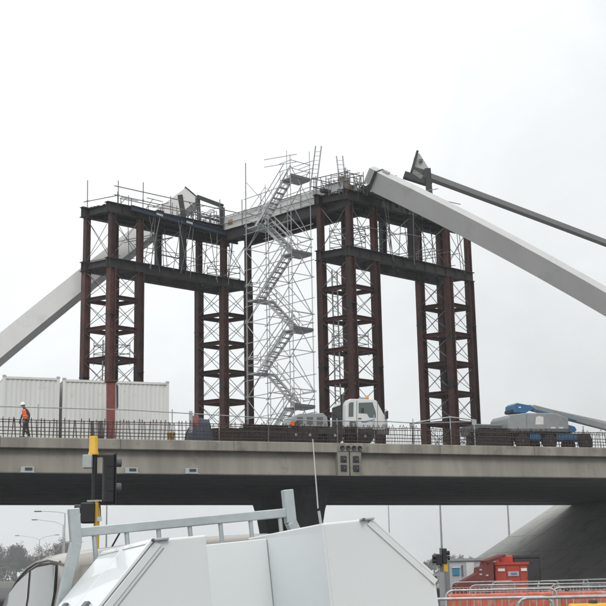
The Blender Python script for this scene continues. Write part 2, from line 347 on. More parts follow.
for i in (0, 2): MB().box(q[i] - UP * 0.12, (0.28, 0.05, 0.30), (BU, BN, UP)).build('clamp_plate', 'lgrey', tf)
rr = thing('far_edge_rail', 'thin handrail at the far right behind the boom lift', 'handrail', B(33, 0.6, ZD))
MB().path([fpt(528, 431, 3), fpt(606, 433, 3), fpt(700, 436, 3)], 0.03).build('rail', 'galv', rr)
for x in (528, 583, 640): p = fpt(x, 426, 3); MB().tube(V((p.x, p.y, ZD)), p, 0.03).build('post', 'galv', rr)

def block_run(name, label, cat, m, x0, x1, y0, y1, t0, dep, seedv, n=7, group=None):
    """a heap of long members lying along the deck between two picture columns"""
    root = thing(name, label, cat, B(sOf(fpt((x0 + x1) / 2, y1, t0)), t0, ZD), group); r_ = random.Random(seedv)
    a, b = sOf(fpt(x0, y1, t0)), sOf(fpt(x1, y1, t0)); top = fpt((x0 + x1) / 2, y0, t0).z
    rows = max(2, int((top - ZD) / 0.16))
    for i in range(rows):
        for j in range(3):
            z = ZD + 0.08 + i * (top - ZD) / rows; l0 = a + r_.uniform(0, 0.06) * (b - a) * (i * .5 + .3); l1 = b - r_.uniform(0, 0.06) * (b - a) * (i * .5 + .3)
            MB().ibeam(B(l0, t0 + j * dep / 3 + r_.uniform(-.03, .03), z), B(l1, t0 + j * dep / 3 + r_.uniform(-.03, .03), z + r_.uniform(-.02, .02)), (top - ZD) / rows * 0.92, 0.16, 0.03, 0.03).build('beam', m, root)
    return root
block_run('steel_stack', 'low dark stack of steel beams on the deck below the stair scaffold', 'steel stack', 'steel', 238, 292, 425, 437, 0.9, 0.8, 1)
block_run('steel_stack', 'dark pile of beams on the deck left of the stair scaffold', 'steel stack', 'rust', 214, 240, 428, 437, 0.9, 0.7, 2)
block_run('steel_stack', 'dark flat stack of beams on the deck between right tower and boom lift', 'steel stack', 'dark', 474, 512, 428, 441, 1.2, 0.9, 3)

# ------------------------------------------------------------------ temporary steel support frames
E1 = V((math.cos(math.radians(42)), math.sin(math.radians(42)), 0)); E2 = V((math.cos(math.radians(148)), math.sin(math.radians(148)), 0)); EP = V((-E1.y, E1.x, 0))
KT = 1.045                                            # towers stand well in from the bridge edge
def aK(px, py, Y): return atY(px, py, Y * KT)
def zK(z): return (z - 1.5) * KT + 1.5
SQ, BAY, SQ2 = 2.06, 3.31, 2.02
ZL, ZT = zK(19.6), zK(22.95)                                  # top of lower and upper beams
LV = [zK(z) for z in (10.1, 11.9, 13.72, 15.52, 17.3)]                 # brace levels
TT = [0, SQ, SQ + BAY, SQ + 2 * BAY, 2 * SQ + 2 * BAY]
def make_frame(N0, label, seedv, lower_near_m='oxide'):
    r_ = random.Random(seedv)
    root = thing('support_frame', label, 'steel frame', V((N0.x, N0.y, ZD)), 'temporary arch support frames')
    G = lambda i, j, z: V((N0.x, N0.y, z)) + E1 * TT[i] + E2 * (SQ2 * j)
    # lower columns
    for i in (0, 1, 3, 4):
        for j in (0, 1):
            c = MB().ibeam(G(i, j, ZD + 0.04), G(i, j, ZL - 0.62), 0.44, 0.44, 0.03, 0.05, E1).build('column', 'oxide', root)
            MB().box(G(i, j, ZD + 0.02), (0.6, 0.6, 0.04), (E1, E2, UP)).build('base_plate', 'steel', c)
            zsp = r_.uniform(12.8, 13.6) if (i + j) % 2 else r_.uniform(16.6, 17.3)
            for sgn in (-1, 1): MB().box(G(i, j, zsp) + E1 * (0.232 * sgn), (0.02, 0.36, 0.55), (E1, EP, UP)).build('splice_plate', 'steel', c)
            MB().box(G(i, j, zsp), (0.50, 0.50, 0.03), (E1, EP, UP)).build('joint_plate', 'steel', c)
    for i in range(5):
        for j in (0, 1):
            MB().ibeam(G(i, j, ZL + 0.002), G(i, j, ZT - 0.66), 0.34, 0.34, 0.025, 0.04, E1).build('upper_column', 'oxide' if i not in (2,) else 'steel', root)
    # braces of each tower, level by level
    for base in (0, 3):
        lv = LV + [ZL - 0.62]
        for k, z in enumerate(LV):
            for j in (0, 1): MB().ibeam(G(base, j, z) + E1 * 0.2, G(base + 1, j, z) - E1 * 0.2, 0.24, 0.22, 0.02, 0.03).build('brace_beam', 'oxide', root)
            for i in (base, base + 1): MB().ibeam(G(i, 0, z) + E2 * 0.2, G(i, 1, z) - E2 * 0.2, 0.24, 0.22, 0.02, 0.03).build('brace_beam', 'oxide', root)
        zz = [ZD + 0.1] + LV + [ZL - 0.5]
        for a, b in zip(zz[:-1], zz[1:]):
            a2, b2 = a + 0.13, b - 0.13
            for (i0, j0, i1, j1) in ((base, 0, base + 1, 0), (base, 0, base, 1), (base, 1, base + 1, 1), (base + 1, 0, base + 1, 1)):
                MB().tube(G(i0, j0, a2), G(i1, j1, b2), 0.021, 5).build('tie_rod', 'galvd', root)
                MB().tube(G(i1, j1, a2), G(i0, j0, b2), 0.021, 5).build('tie_rod', 'galvd', root)
    # lower and upper main beams with stiffeners, projecting past the end columns
    for j in (0, 1):
        for z, h, ov, nm in ((ZL, 0.62, 0.38, 'lower_beam'), (ZT, 0.66, 0.45, 'upper_beam')):
            p, q = G(0, j, z - h / 2) - E1 * ov, G(4, j, z - h / 2) + E1 * ov
            bm_ = MB().ibeam(p, q, h, 0.34, 0.03, 0.045).build(nm, 'steel', root)
            n_ = 12
            for k in range(n_):
                c = p.lerp(q, (k + 0.15) / n_)
                for sgn in (-1, 1): MB().box(c + E2 * (0.085 * sgn), (0.02, 0.13, h - 0.092), (E1, E2, UP)).build('stiffener', 'steel', bm_)
    for i in range(5):
        for z, h in ((ZL - 0.06, 0.42), (ZT - 0.08, 0.46)):
            MB().ibeam(G(i, 0, z - h / 2) + E2 * 0.18, G(i, 1, z - h / 2) - E2 * 0.18, h, 0.26, 0.025, 0.035).build('cross_beam', 'steel', root)
    for k in range(9):                                 # secondary joists under the boards
        c = G(0, 0, ZT - 0.30) + E1 * (0.55 + k * 1.17)
        MB().ibeam(c + E2 * 0.18, c + E2 * (SQ2 - 0.18), 0.24, 0.14, 0.02, 0.025).build('joist', 'steel', root)
    for o_ in (0.62, 1.35): MB().ibeam(G(0, 0, ZT - 0.70) + E1 * 0.2 + E2 * o_, G(4, 0, ZT - 0.70) - E1 * 0.2 + E2 * o_, 0.24, 0.2, 0.02, 0.03).build('runner', 'steel', root)
    # boards between the upper beams, gaps of light between them
    for k in range(7):
        o_ = 0.27 + k * 0.265 + r_.uniform(-.02, .02)
        if k == 2: continue
        a, b = G(0, 0, ZT - 0.05) - E1 * 0.2, G(4, 0, ZT - 0.05) + E1 * 0.3
        cuts = sorted([0, r_.uniform(.28, .4), r_.uniform(.6, .75), 1])
        for c0, c1 in zip(cuts[:-1], cuts[1:]):
            MB().bar(a.lerp(b, c0 + 0.004) + E2 * o_, a.lerp(b, c1 - 0.004) + E2 * o_ + UP * r_.uniform(-.004, .004), 0.225, 0.045).build('deck_board', 'timber', root)
    # thin ties in the upper storey
    for i in range(4):
        for j in (0, 1):
            MB().tube(G(i, j, ZL + 0.1), G(i + 1, j, ZT - 0.75), 0.02, 5).build('tie_rod', 'galvd', root)
            MB().tube(G(i + 1, j, ZL + 0.1), G(i, j, ZT - 0.75), 0.02, 5).build('tie_rod', 'galvd', root)
    for i in (0, 4):
        MB().tube(G(i, 0, ZL + 0.1), G(i, 1, ZT - 0.75), 0.02, 5).build('tie_rod', 'galvd', root)
        MB().tube(G(i, 1, ZL + 0.1), G(i, 0, ZT - 0.75), 0.02, 5).build('tie_rod', 'galvd', root)
    return root, G
NL = V((-11.105, 70.0, 0)) * KT; NR = V((2.741, 68.4, 0)) * KT
frL, GL = make_frame(NL, 'dark rust brown support frame of two towers on the left, white containers at its foot', 11)
frR, GR = make_frame(NR, 'dark rust brown support frame of two towers on the right, behind the white truck cab', 12)

# blue walkway beam hung on the near upper beam of the left frame
bb = thing('walkway_beam', 'long blue steel beam along the top of the left frame', 'beam', GL(1, 0, ZT))
a, b = GL(0, 0, ZT - 0.18) - E2 * 0.30 + E1 * 1.1, GL(4, 0, ZT - 0.62) - E2 * 0.30 - E1 * 0.3
MB().ibeam(a, b, 0.34, 0.18, 0.03, 0.035).build('beam', 'blue', bb)
for f_ in (0.22, 0.47, 0.87):
    c = a.lerp(b, f_); MB().bar(c - (b - a).normalized() * 0.25 - E2 * 0.115 + UP * 0.02, c + (b - a).normalized() * 0.25 - E2 * 0.115 + UP * 0.0, 0.012, 0.14).build('name_plate', 'lgrey', bb)
for f_ in (0.05, 0.3, 0.55, 0.8): MB().bar(a.lerp(b, f_) + E2 * 0.09, a.lerp(b, f_) + E2 * 0.16, 0.12, 0.2).build('hanger', 'dsteel', bb)

# scaffold guardrails round the frame tops
def guardrail(label, path, z0, heights=(0.55, 1.1), step=1.9, over=0.25, seedv=1, r=0.03, m='galvd', tall=None):
    r_ = random.Random(seedv); root = thing('guardrail', label, 'guardrail', V((path[0].x, path[0].y, z0)), 'scaffold tube guardrails on the frame tops')
    for p, q in zip(path[:-1], path[1:]):
        d = (q - p).normalized(); L_ = (q - p).length; n_ = max(2, int(round(L_ / step)) + 1)
        for i in range(n_):
            c = p + d * (L_ * i / (n_ - 1)) + d * r_.uniform(-.1, .1)
            h = heights[-1] + r_.uniform(0.02, 0.4) + (tall[i] if tall and i < len(tall) else 0)
            MB().tube(V((c.x, c.y, z0 - 0.1)), V((c.x + r_.uniform(-.02, .02), c.y, z0 + h)), r, 6).build('post', m, root)
            MB().box(V((c.x, c.y, z0 + heights[0])), (0.1, 0.1, 0.1)).build('coupler', m, root)
        for h in heights:
            e0, e1_ = r_.uniform(0, over) + .1, r_.uniform(0, over) + .1
            MB().tube(p - d * e0 + UP * (z0 + h + r_.uniform(-.03, .03) - p.z), q + d * e1_ + UP * (z0 + h + r_.uniform(-.03, .03) - q.z), r, 6).build('rail', m, root)
    return root
gp = lambda G, i, j, de1=0.0, de2=0.0: G(i, j, 0) + E1 * de1 + E2 * de2
guardrail('scaffold tube guardrail along the near side of the left frame top', [gp(GL, 0, 0, 0.3, -0.05), gp(GL, 4, 0, -0.4, -0.05)], ZT, seedv=2, tall=[0, 0.3, 0, .2, .5])
guardrail('short guardrail across the left end of the left frame top', [gp(GL, 0, 0, 0.25, -0.1), gp(GL, 0, 1, 0.1, 0.1)], ZT, (0.5,), 2.2, seedv=3, tall=[0, 1.1])
guardrail('guardrail along the rear side of the left frame top', [gp(GL, 1, 1, 0.5, 0.05), gp(GL, 4, 1, 0.3, 0.05)], ZT, seedv=4)
guardrail('guardrail around the left tower head of the right frame', [gp(GR, 1, 1, -0.3, 0.1), gp(GR, 0, 1, -0.3, 0.1), gp(GR, 0, 0, -0.3, -0.1), gp(GR, 0, 0, 1.0, -0.15)], ZT, (0.5, 1.05), 0.9, seedv=5)
guardrail('guardrail along the rear side of the right frame top', [gp(GR, 1, 1, 0.5, 0.05), gp(GR, 4, 1, 0.3, 0.05)], ZT, seedv=6)

# raking scaffold tubes hung between the two storeys
for G, lab, sv in ((GL, 'thin scaffold tubes raking between the beams of the left frame', 21), (GR, 'thin scaffold tubes raking between the beams of the right frame', 22)):
    r_ = random.Random(sv); root = thing('scaffold_ties', lab, 'scaffold tubes', G(2, 0, ZL))
    for k in range(20):
        t0 = r_.uniform(1.2, 10.2); of = r_.choice((-0.28, -0.34, 2.35, 1.1, 0.6, 1.5)); ln = r_.uniform(-0.9, 0.9)
        c = G(0, 0, 0) + E1 * t0 + E2 * of
        MB().tube(c + UP * (ZL - r_.uniform(0, .5)), c + E1 * ln + UP * (ZT - r_.uniform(0.1, .5)), 0.024, 5).build('tube', 'galvd', root)
    for k in range(9):
        t0 = r_.uniform(1.0, 7.5); of = r_.choice((-0.3, 0.8, 1.5, 2.45)); z = ZL + r_.uniform(0.15, 2.2)
        c = G(0, 0, z) + E1 * t0 + E2 * of
        MB().tube(c, c + E1 * r_.uniform(1.5, 3.5) + UP * r_.uniform(-.1, .1), 0.024, 5).build('tube', 'galvd', root)
    for k in range(10):                                # cross tubes
        c = G(0, 0, ZL + r_.choice((0.12, 0.95, 1.9))) + E1 * r_.uniform(0, 10)
        MB().tube(c - E2 * 0.4, c + E2 * 2.6, 0.024, 5).build('tube', 'galvd', root)

# loose scaffold crowding the frame heads
def clutter(label, G, t0, t1, sv, n, zlo=-0.3, zhi=1.5):
    r_ = random.Random(sv); root = thing('loose_scaffold', label, 'scaffold tubes', G(0, 0, ZT) + E1 * t0, 'loose scaffold on the frame heads')
    for k in range(n):
        c = G(0, 0, ZT + r_.uniform(0, 0.2)) + E1 * r_.uniform(t0, t1) + E2 * r_.uniform(-0.3, SQ2 + 0.3); q = r_.random()
        if q < 0.42: MB().tube(c + UP * zlo, c + UP * r_.uniform(0.6, zhi), 0.027, 5).build('upright', 'galvd', root)
        elif q < 0.62: z = r_.choice((0.35, 0.7, 1.05)); MB().tube(c + UP * z, c + UP * (z + r_.uniform(-.06, .06)) + E1 * r_.uniform(0.8, 1.9), 0.027, 5).build('rail', 'galvd', root)
        elif q < 0.82: z = r_.choice((0.35, 0.7, 1.05)); MB().tube(c + UP * z, c + UP * (z + r_.uniform(-.06, .06)) - E2 * r_.uniform(0.8, 1.6), 0.027, 5).build('cross_tube', 'galvd', root)
        else: MB().tube(c, c + E1 * r_.uniform(-.9, .9) + UP * r_.uniform(0.6, 1.2), 0.025, 5).build('brace', 'galvd', root)
    for k in range(max(2, n // 9)):
        c = G(0, 0, ZT + 0.12) + E1 * r_.uniform(t0, t1) + E2 * r_.uniform(0.2, SQ2 - 0.2); MB().box(c, (r_.uniform(.3, .7), r_.uniform(.2, .4), r_.uniform(.12, .3)), (E1, EP, UP)).build('steel_block', r_.choice(('dsteel', 'steel', 'dgrey')), root)
clutter('thicket of scaffold tubes on the left head of the right frame', GR, -0.3, 2.4, 51, 60)
clutter('scaffold tubes and blocks along the right frame below the big rib', GR, 2.4, 9.8, 52, 50, -0.8, 0.75)
clutter('scaffold tubes around the left rib end', GL, 6.5, 10.8, 53, 50, -0.3, 1.2)
clutter('few scaffold tubes along the middle of the left frame top', GL, 1.0, 6.0, 54, 12, -0.3, 1.0)

# small scaffold cages inside the towers
def cage(label, c, sz, levels, z0, z1, sv):
    r_ = random.Random(sv); root = thing('scaffold_cage', label, 'scaffold', V((c.x, c.y, z0)), 'scaffold cages inside the towers')
    P = [c + E1 * (a * sz) + E2 * (b * sz) for a, b in ((-1, -1), (1, -1), (1, 1), (-1, 1))]
    for p in P: MB().tube(V((p.x, p.y, z0)), V((p.x, p.y, z1)), 0.024, 5).build('standard', 'galvd', root)
    for k in range(levels):
        z = z0 + (z1 - z0) * (k + 0.5) / levels
        for p, q in zip(P, P[1:] + P[:1]): MB().tube(V((p.x, p.y, z + r_.uniform(-.05, .05))), V((q.x, q.y, z + r_.uniform(-.05, .05))), 0.024, 5).build('ledger', 'galvd', root)
for G, i, z0, z1, lv, sv, lab in ((GL, 0, 14.0, 15.4, 3, 1, 'scaffold tubes inside the leftmost tower above the containers'), (GR, 0, ZL, 21.9, 4, 2, 'scaffold cage in the upper storey of the tower behind the truck'),
                       (GL, 3, ZL, 21.6, 3, 3, 'scaffold cage in the upper storey beside the stair scaffold'), (GR, 0, 14.0, 15.4, 3, 4, 'scaffold tubes inside the lower tower behind the truck cab')):
    cage(lab, G(i, 0, 0) + E1 * SQ / 2 + E2 * SQ2 / 2, 0.68, lv, z0, z1, sv)
def ladder(label, p0, p1, wid=0.42, side=None, rungs=None, m='galv'):
    d = (p1 - p0).normalized(); side = side or BU; L_ = (p1 - p0).length
    root = thing('ladder', label, 'ladder', p0)
    for sg in (-1, 1): MB().bar(p0 + side * (sg * wid / 2), p1 + side * (sg * wid / 2), 0.05, 0.07).build('stile', m, root)
    n_ = int(L_ / 0.3)
    for k in range(n_): c = p0 + d * (0.2 + k * 0.3); MB().tube(c - side * wid / 2, c + side * wid / 2, 0.02, 5).build('rung', m, root)
    return root
ladder('upright ladder inside the leftmost tower above the containers', GL(0, 0, 9.0) + E1 * 1.0 + E2 * 1.5, GL(0, 0, 15.6) + E1 * 1.0 + E2 * 1.45, 0.42, E1)
ladder('tall upright ladder inside the tower behind the truck cab', GR(0, 0, 9.0) + E1 * 0.5 + E2 * 1.5, GR(0, 0, 19.2) + E1 * 0.45 + E2 * 1.5, 0.42, E1)
ladder('long pale ladder leaning steeply above the stair scaffold top', aK(312.5, 194, 69.9), aK(318.5, 146, 70.3), 0.36, V((1, 0, 0)))
ladder('short pale ladder leaning above the timber on the right frame', aK(343.5, 190, 70.2), aK(339.5, 156, 70.4), 0.38, V((1, 0, 0)))

# platform link between the frames
lk = thing('link_platform', 'dark beams carrying a grey panelled walkway between the two frames', 'walkway', GL(3, 0, ZT))
la, lb = GL(3, 0, 0) , GR(0, 0, 0)
ld = (lb - la).normalized(); lnr = V((-ld.y, ld.x, 0)); LL = (lb - la).length
for of, nm in ((0.0, 'beam'), (1.9, 'beam')):
    MB().ibeam(la + ld * 0.3 + lnr * of + UP * (ZT - 0.95 + 0.25), lb - ld * 0.32 + lnr * of + UP * (ZT - 0.95 + 0.25), 0.72, 0.32, 0.03, 0.045).build(nm, 'steel', lk)
for k in range(7):
    c = la + ld * (0.5 + k * (LL - 1.0) / 6) + UP * (ZT - 0.62); MB().ibeam(c + lnr * 0.18, c + lnr * 1.72, 0.3, 0.2, 0.02, 0.03).build('cross_beam', 'steel', lk)
for k in range(6):
    MB().bar(la + ld * 0.3 + lnr * (0.2 + k * 0.3) + UP * (ZT - 0.40), lb - ld * 0.35 + lnr * (0.2 + k * 0.3) + UP * (ZT - 0.40), 0.26, 0.045).build('deck_board', 'timber', lk)
npn = 6
for k in range(npn):
    p, q = la + ld * (0.15 + k * (LL - 0.5) / npn), la + ld * (0.15 + (k + 1) * (LL - 0.5) / npn - 0.03)
    MB().bar(p - lnr * 0.05 + UP * (ZT + 0.12 + 0.03 * (k % 2)), q - lnr * 0.05 + UP * (ZT + 0.12 + 0.03 * (k % 2)), 0.025, 0.86).build('panel', 'panel', lk)
    MB().tube(p - lnr * 0.12 + UP * (ZT - 0.35), p - lnr * 0.12 + UP * (ZT + 0.9 + (0.5 if k in (1, 2) else 0.1)), 0.03, 6).build('post', 'galvd', lk)
for z in (ZT + 0.58, ZT + 0.08): MB().tube(la - lnr * 0.14 + UP * z, lb - ld * 0.3 - lnr * 0.14 + UP * z, 0.03, 6).build('rail', 'galvd', lk)
MB().bar(la + ld * 0.5 - lnr * 0.08 + UP * (ZT + 0.12), la + ld * 0.95 - lnr * 0.08 + UP * (ZT + 0.12), 0.012, 0.36).build('notice_board', 'ply', lk)

# tall scaffold pole beside the link
tp = thing('scaffold_pole', 'tall single scaffold pole rising above the left end of the link walkway', 'pole', aK(246, 425, 72.6))
p = aK(246, 300, 72.6); MB().tube(V((p.x, p.y, ZD)), V((p.x + 0.05, p.y, aK(245, 163, 72.6).z)), 0.035, 6).build('tube', 'galvd', tp)
for z in (12.5, 16.9, 21.5, 23.0): MB().box(V((p.x, p.y, z)), (0.12, 0.12, 0.1)).build('coupler', 'galvd', tp)

# ------------------------------------------------------------------ stair scaffold
A0 = aK(247, 300, 70.6); A0.z = 0
DS = -EP                                              # along the flights: right and nearer
STL, STW = 4.0 * KT, 1.5 * KT
st = thing('stair_scaffold', 'tall galvanised scaffold tower with zigzag stairs between the two frames', 'scaffold stairs', V((A0.x, A0.y, ZD)))
SG = lambda i, j, z: A0 + DS * (STL / 2 * i) + E1 * (STW * j) + UP * z
ztops = {(0, 0): 22.0, (1, 0): 22.6, (2, 0): 24.9, (0, 1): 24.4, (1, 1): 26.0, (2, 1): 25.4}
for (i, j), zt in ztops.items():
    zt = zK(zt)
    MB().tube(SG(i, j, ZD), SG(i, j, zt), 0.026, 6).build('standard', 'galv', st)
lands = [(i, zK(z)) for i, z in ((2, 10.4), (0, 12.7), (2, 14.75), (0, 17.0), (2, 19.15), (0, 21.4), (2, 23.6))]
r_ = random.Random(5)
for k in range(7):
    zl = 9.5 + k * 2.28
    for j in (0, 1):
        for h in (0, 1.0):
            if zl + h < 25: MB().tube(SG(0, j, zl + h) - DS * 0.2, SG(2, j, zl + h + r_.uniform(-.05, .05)) + DS * 0.2, 0.024, 5).build('ledger', 'galv', st)
        MB().tube(SG(0 if k % 2 else 1, j, zl), SG(1 if k % 2 else 2, j, zl + 2.1), 0.024, 5).build('diagonal', 'galv', st)
        MB().tube(SG(1 if k % 2 else 0, j, zl + 2.1), SG(2 if k % 2 else 1, j, zl), 0.024, 5).build('diagonal', 'galv', st)
    for i in (0, 1, 2):
        MB().tube(SG(i, 0, zl + 0.05) - E1 * 0.15, SG(i, 1, zl + 0.05) + E1 * 0.15, 0.024, 5).build('transom', 'galv', st)
    MB().tube(SG(0, 0, zl), SG(0, 1, zl + 2.1), 0.024, 5).build('diagonal', 'galv', st)
    MB().tube(SG(2, 1, zl), SG(2, 0, zl + 2.1), 0.024, 5).build('diagonal', 'galv', st)
def landing(side, z):
    c0 = 0.0 if side == 0 else STL - 0.95
    ld_ = MB().box(A0 + DS * (c0 + 0.47) + E1 * STW / 2 + UP * (z - 0.03), (0.95, STW - 0.1, 0.06), (DS, E1, UP)).build('landing', 'lgrey' if z > 9 else 'lgrey', st)
    e = A0 + DS * (-0.05 if side == 0 else STL + 0.05)
    MB().bar(e + UP * (z + 0.07), e + E1 * STW + UP * (z + 0.07), 0.03, 0.18).build('toe_board', 'dgrey', ld_)
    for h in (0.5, 1.0):
        MB().tube(e + UP * (z + h), e + E1 * STW + UP * (z + h), 0.024, 5).build('guard_tube', 'galv', ld_)
        for j in (0, 1):
            x0, x1 = (-0.1, 1.0) if side == 0 else (STL - 1.0, STL + 0.1)
            MB().tube(A0 + DS * x0 + E1 * (STW * j) + UP * (z + h), A0 + DS * x1 + E1 * (STW * j) + UP * (z + h), 0.024, 5).build('guard_tube', 'galv', ld_)
for sd_, z in lands: landing(sd_, z)
prev = (0, ZD + 0.1); lane = 0
for sd_, z in lands:
    x0 = 0.75 if prev[0] == 0 else STL - 0.75; x1 = 0.75 if sd_ == 0 else STL - 0.75
    w0 = 0.12 if lane == 0 else STW / 2 + 0.06; w1 = w0 + STW / 2 - 0.18
    a_ = A0 + DS * x0 + UP * (prev[1]); b_ = A0 + DS * x1 + UP * z
    fl = None
    for wv in (w0, w1):
        mb = MB().bar(a_ + E1 * wv, b_ + E1 * wv, 0.05, 0.17)
        if fl is None: fl = mb.build('stair_flight', 'stair', st)
        else: mb.build('stringer', 'stair', fl)
        for h in (0.5, 0.95): MB().tube(a_ + E1 * wv + UP * h, b_ + E1 * wv + UP * h, 0.027, 5).build('handrail', 'stair', fl)
        for f_ in (0.12, 0.88): c = a_.lerp(b_, f_) + E1 * wv; MB().tube(c, c + UP * 0.97, 0.02, 5).build('baluster', 'galv', fl)
    for k in range(9):
        c = a_.lerp(b_, (k + 0.5) / 9) + E1 * (w0 + w1) / 2
        MB().box(c, (0.23, w1 - w0 - 0.05, 0.035), (DS, E1, UP)).build('tread', 'stair', fl)
    prev = (sd_, z); lane = 1 - lane
# top working platform guardrails
c = SG(2, 0, 0)
for z in (zK(24.3), zK(24.75)):
    MB().tube(SG(1, 0, z + 0.45) - DS * 0.3, SG(2, 0, z) + DS * 0.6, 0.027, 5).build('guard_tube', 'galv', st)
    MB().tube(SG(1, 1, z + 0.1), SG(2, 1, z) + DS * 0.3, 0.027, 5).build('guard_tube', 'galv', st)

# ------------------------------------------------------------------ arch ribs
def rib(name, label, P0, P1, sag, half_w, half_h, phi, m, t_ext=1.0, nseg=10):
    """box rib swept along a shallow curve; phi rolls the section about its axis"""
    root = thing(name, label, 'arch rib', P0, 'white steel arch ribs')
    pts = []
    for i in range(nseg + 1):
        f_ = i / nseg; p = P0.lerp(P1, f_); p = p + UP * (sag * 4 * (f_ * (1 - f_) - (1 - t_ext) * f_)); pts.append(p)
    vs = []
    for i, p in enumerate(pts):
        d = (pts[min(i + 1, nseg)] - pts[max(i - 1, 0)]).normalized()
        sdv = d.cross(UP).normalized()
        if sdv.y > 0: sdv = -sdv                       # towards the viewer's side of the bridge
        upv = sdv.cross(d); upv = upv if upv.z > 0 else -upv
        a = sdv * math.cos(phi) + upv * math.sin(phi); b_ = upv * math.cos(phi) - sdv * math.sin(phi)
        vs += [p + a * half_w - b_ * half_h, p + a * half_w + b_ * half_h, p - a * half_w + b_ * half_h, p - a * half_w - b_ * half_h]
        if i == 0: ax = (d, a, b_)
    mb = MB(); mb.add(vs, [(i * 4 + k, i * 4 + (k + 1) % 4, (i + 1) * 4 + (k + 1) % 4, (i + 1) * 4 + k) for i in range(nseg) for k in range(4)] + [(0, 1, 2, 3), tuple(range(len(vs) - 4, len(vs)))])
    bs = mb.build('box_section', m, root, recalc=True)
    for i in range(1, nseg):                           # welded section joints, a few millimetres proud
        ring_ = [vs[i * 4 + k] for k in range(4)]; c = sum(ring_, V((0, 0, 0))) / 4; dv = (vs[(i + 1) * 4] - vs[(i - 1) * 4]).normalized() * 0.022
        o4 = [c + (p - c) * 1.005 for p in ring_]
        MB().add([p - dv for p in o4] + [p + dv for p in o4], [(k, (k + 1) % 4, 4 + (k + 1) % 4, 4 + k) for k in range(4)] + [(0, 1, 2, 3), (4, 5, 6, 7)]).build('weld_seam', m, bs, recalc=True)
    return root, pts, ax
# left rib
Pt = aK(190, 199, 78.4); Pm = aK(0, 350, 70.5)
d = (Pm - Pt)
r1, p1, ax1 = rib('arch_rib', 'pale grey white arch rib rising from the left to the left frame', Pt, Pt + d * 1.75, 0.35, 0.62, 0.62, math.radians(28), 'rib', 1 / 1.75, 14)
MB().box(p1[0] - ax1[0] * 0.04, (0.06, 1.36, 1.36), ax1).build('end_plate', 'dsteel', r1)
if 0: MB().bar(p1[0] + ax1[0] * 1.9 + ax1[1] * 0.66 - ax1[2] * 0.75, p1[0] + ax1[0] * 1.9 + ax1[1] * 0.66 + ax1[2] * 0.2, 0.3, 0.08, ax1[1]).build('lug_plate', 'dsteel', r1)
MB().box(p1[0] + ax1[0] * 0.9 + ax1[1] * 0.63 + ax1[2] * 0.25, (0.5, 0.02, 0.3), ax1).build('access_hatch', 'lgrey', r1)
# near right rib
Pt = aK(376, 180, 68.3); Pm = aK(606, 301.5, 66.2); d = Pm - Pt
r2, p2, ax2 = rib('arch_rib', 'large grey white arch rib running down to the right edge', Pt, Pt + d * 2.1, 0.9, 0.62, 0.60, math.radians(-27), 'rib', 1 / 2.1, 14)
MB().box(p2[0] - ax2[0] * 0.02, (0.10, 1.40, 1.26), ax2).build('end_plate', 'dsteel', r2)
vs = [p2[0] + ax2[1] * a + ax2[2] * b for a, b in ((0.5, -0.2), (0.55, 0.58), (-0.5, 0.58), (-0.5, -0.2))]
MB().box(p2[0] - ax2[0] * 0.32 + ax2[2] * 0.12 - ax2[1] * 0.1, (0.5, 0.9, 0.92), ax2).build('splice_stub', 'rib', r2)
MB().bar(p2[0] - ax2[0] * 0.02 + ax2[1] * 0.70 - ax2[2] * 0.95, p2[0] - ax2[0] * 0.02 + ax2[1] * 0.70 + ax2[2] * 0.66, 0.16, 0.07, ax2[1]).build('lug_plate', 'dsteel', r2)
MB().box(p2[0] + ax2[0] * 0.35 - ax2[1] * 0.2 + ax2[2] * 0.68, (0.4, 0.3, 0.12), ax2).build('lifting_lug', 'lgrey', r2)
# far right rib
Pt = aK(424, 175, 79.0); Pm = aK(606, 243.2, 92.0); d = Pm - Pt
r3, p3, ax3 = rib('arch_rib', 'slender dark grey arch rib behind the large right rib', Pt, Pt + d * 2.6, 0.15, 0.26, 0.19, math.radians(0), 'ribd', 1 / 2.6, 14)
q0 = aK(419.5, 168, 79.0)
mb = MB(); f0 = [aK(x, y, 78.6) for x, y in ((417.2, 153), (419.5, 154), (428.5, 171), (426, 172), (413.5, 168))]
MB().extr([(0, 0), (0.15, -0.02), (0.75, -1.10), (0.55, -1.25), (-0.22, -1.0)], f0[0], f0[0] + V((-0.15, 1.0, 0)), V((1, 0, 0)), UP).build('rib_head', 'rib', r3, recalc=True)
MB().bar(aK(417.0, 153, 78.55), aK(411, 174, 78.55), 0.16, 1.1, V((0, 1, 0))).build('end_plate', 'dsteel', r3)
MB().box(aK(421, 160.5, 78.5), (0.22, 0.1, 0.2)).build('hatch', 'dgrey', r3)
MB().bar(aK(404, 175, 78.2), aK(432, 184, 78.2), 0.5, 0.45).build('bearing_beam', 'dsteel', r3)
MB().bar(aK(427.5, 169, 78.0), aK(429.5, 196, 78.0), 0.4, 0.42, V((0, 1, 0))).build('bearing_post', 'dsteel', r3)
MB().bar(aK(413, 172, 78.1), aK(422, 178, 78.1), 0.3, 0.3).build('bearing_block', 'galvd', r3)
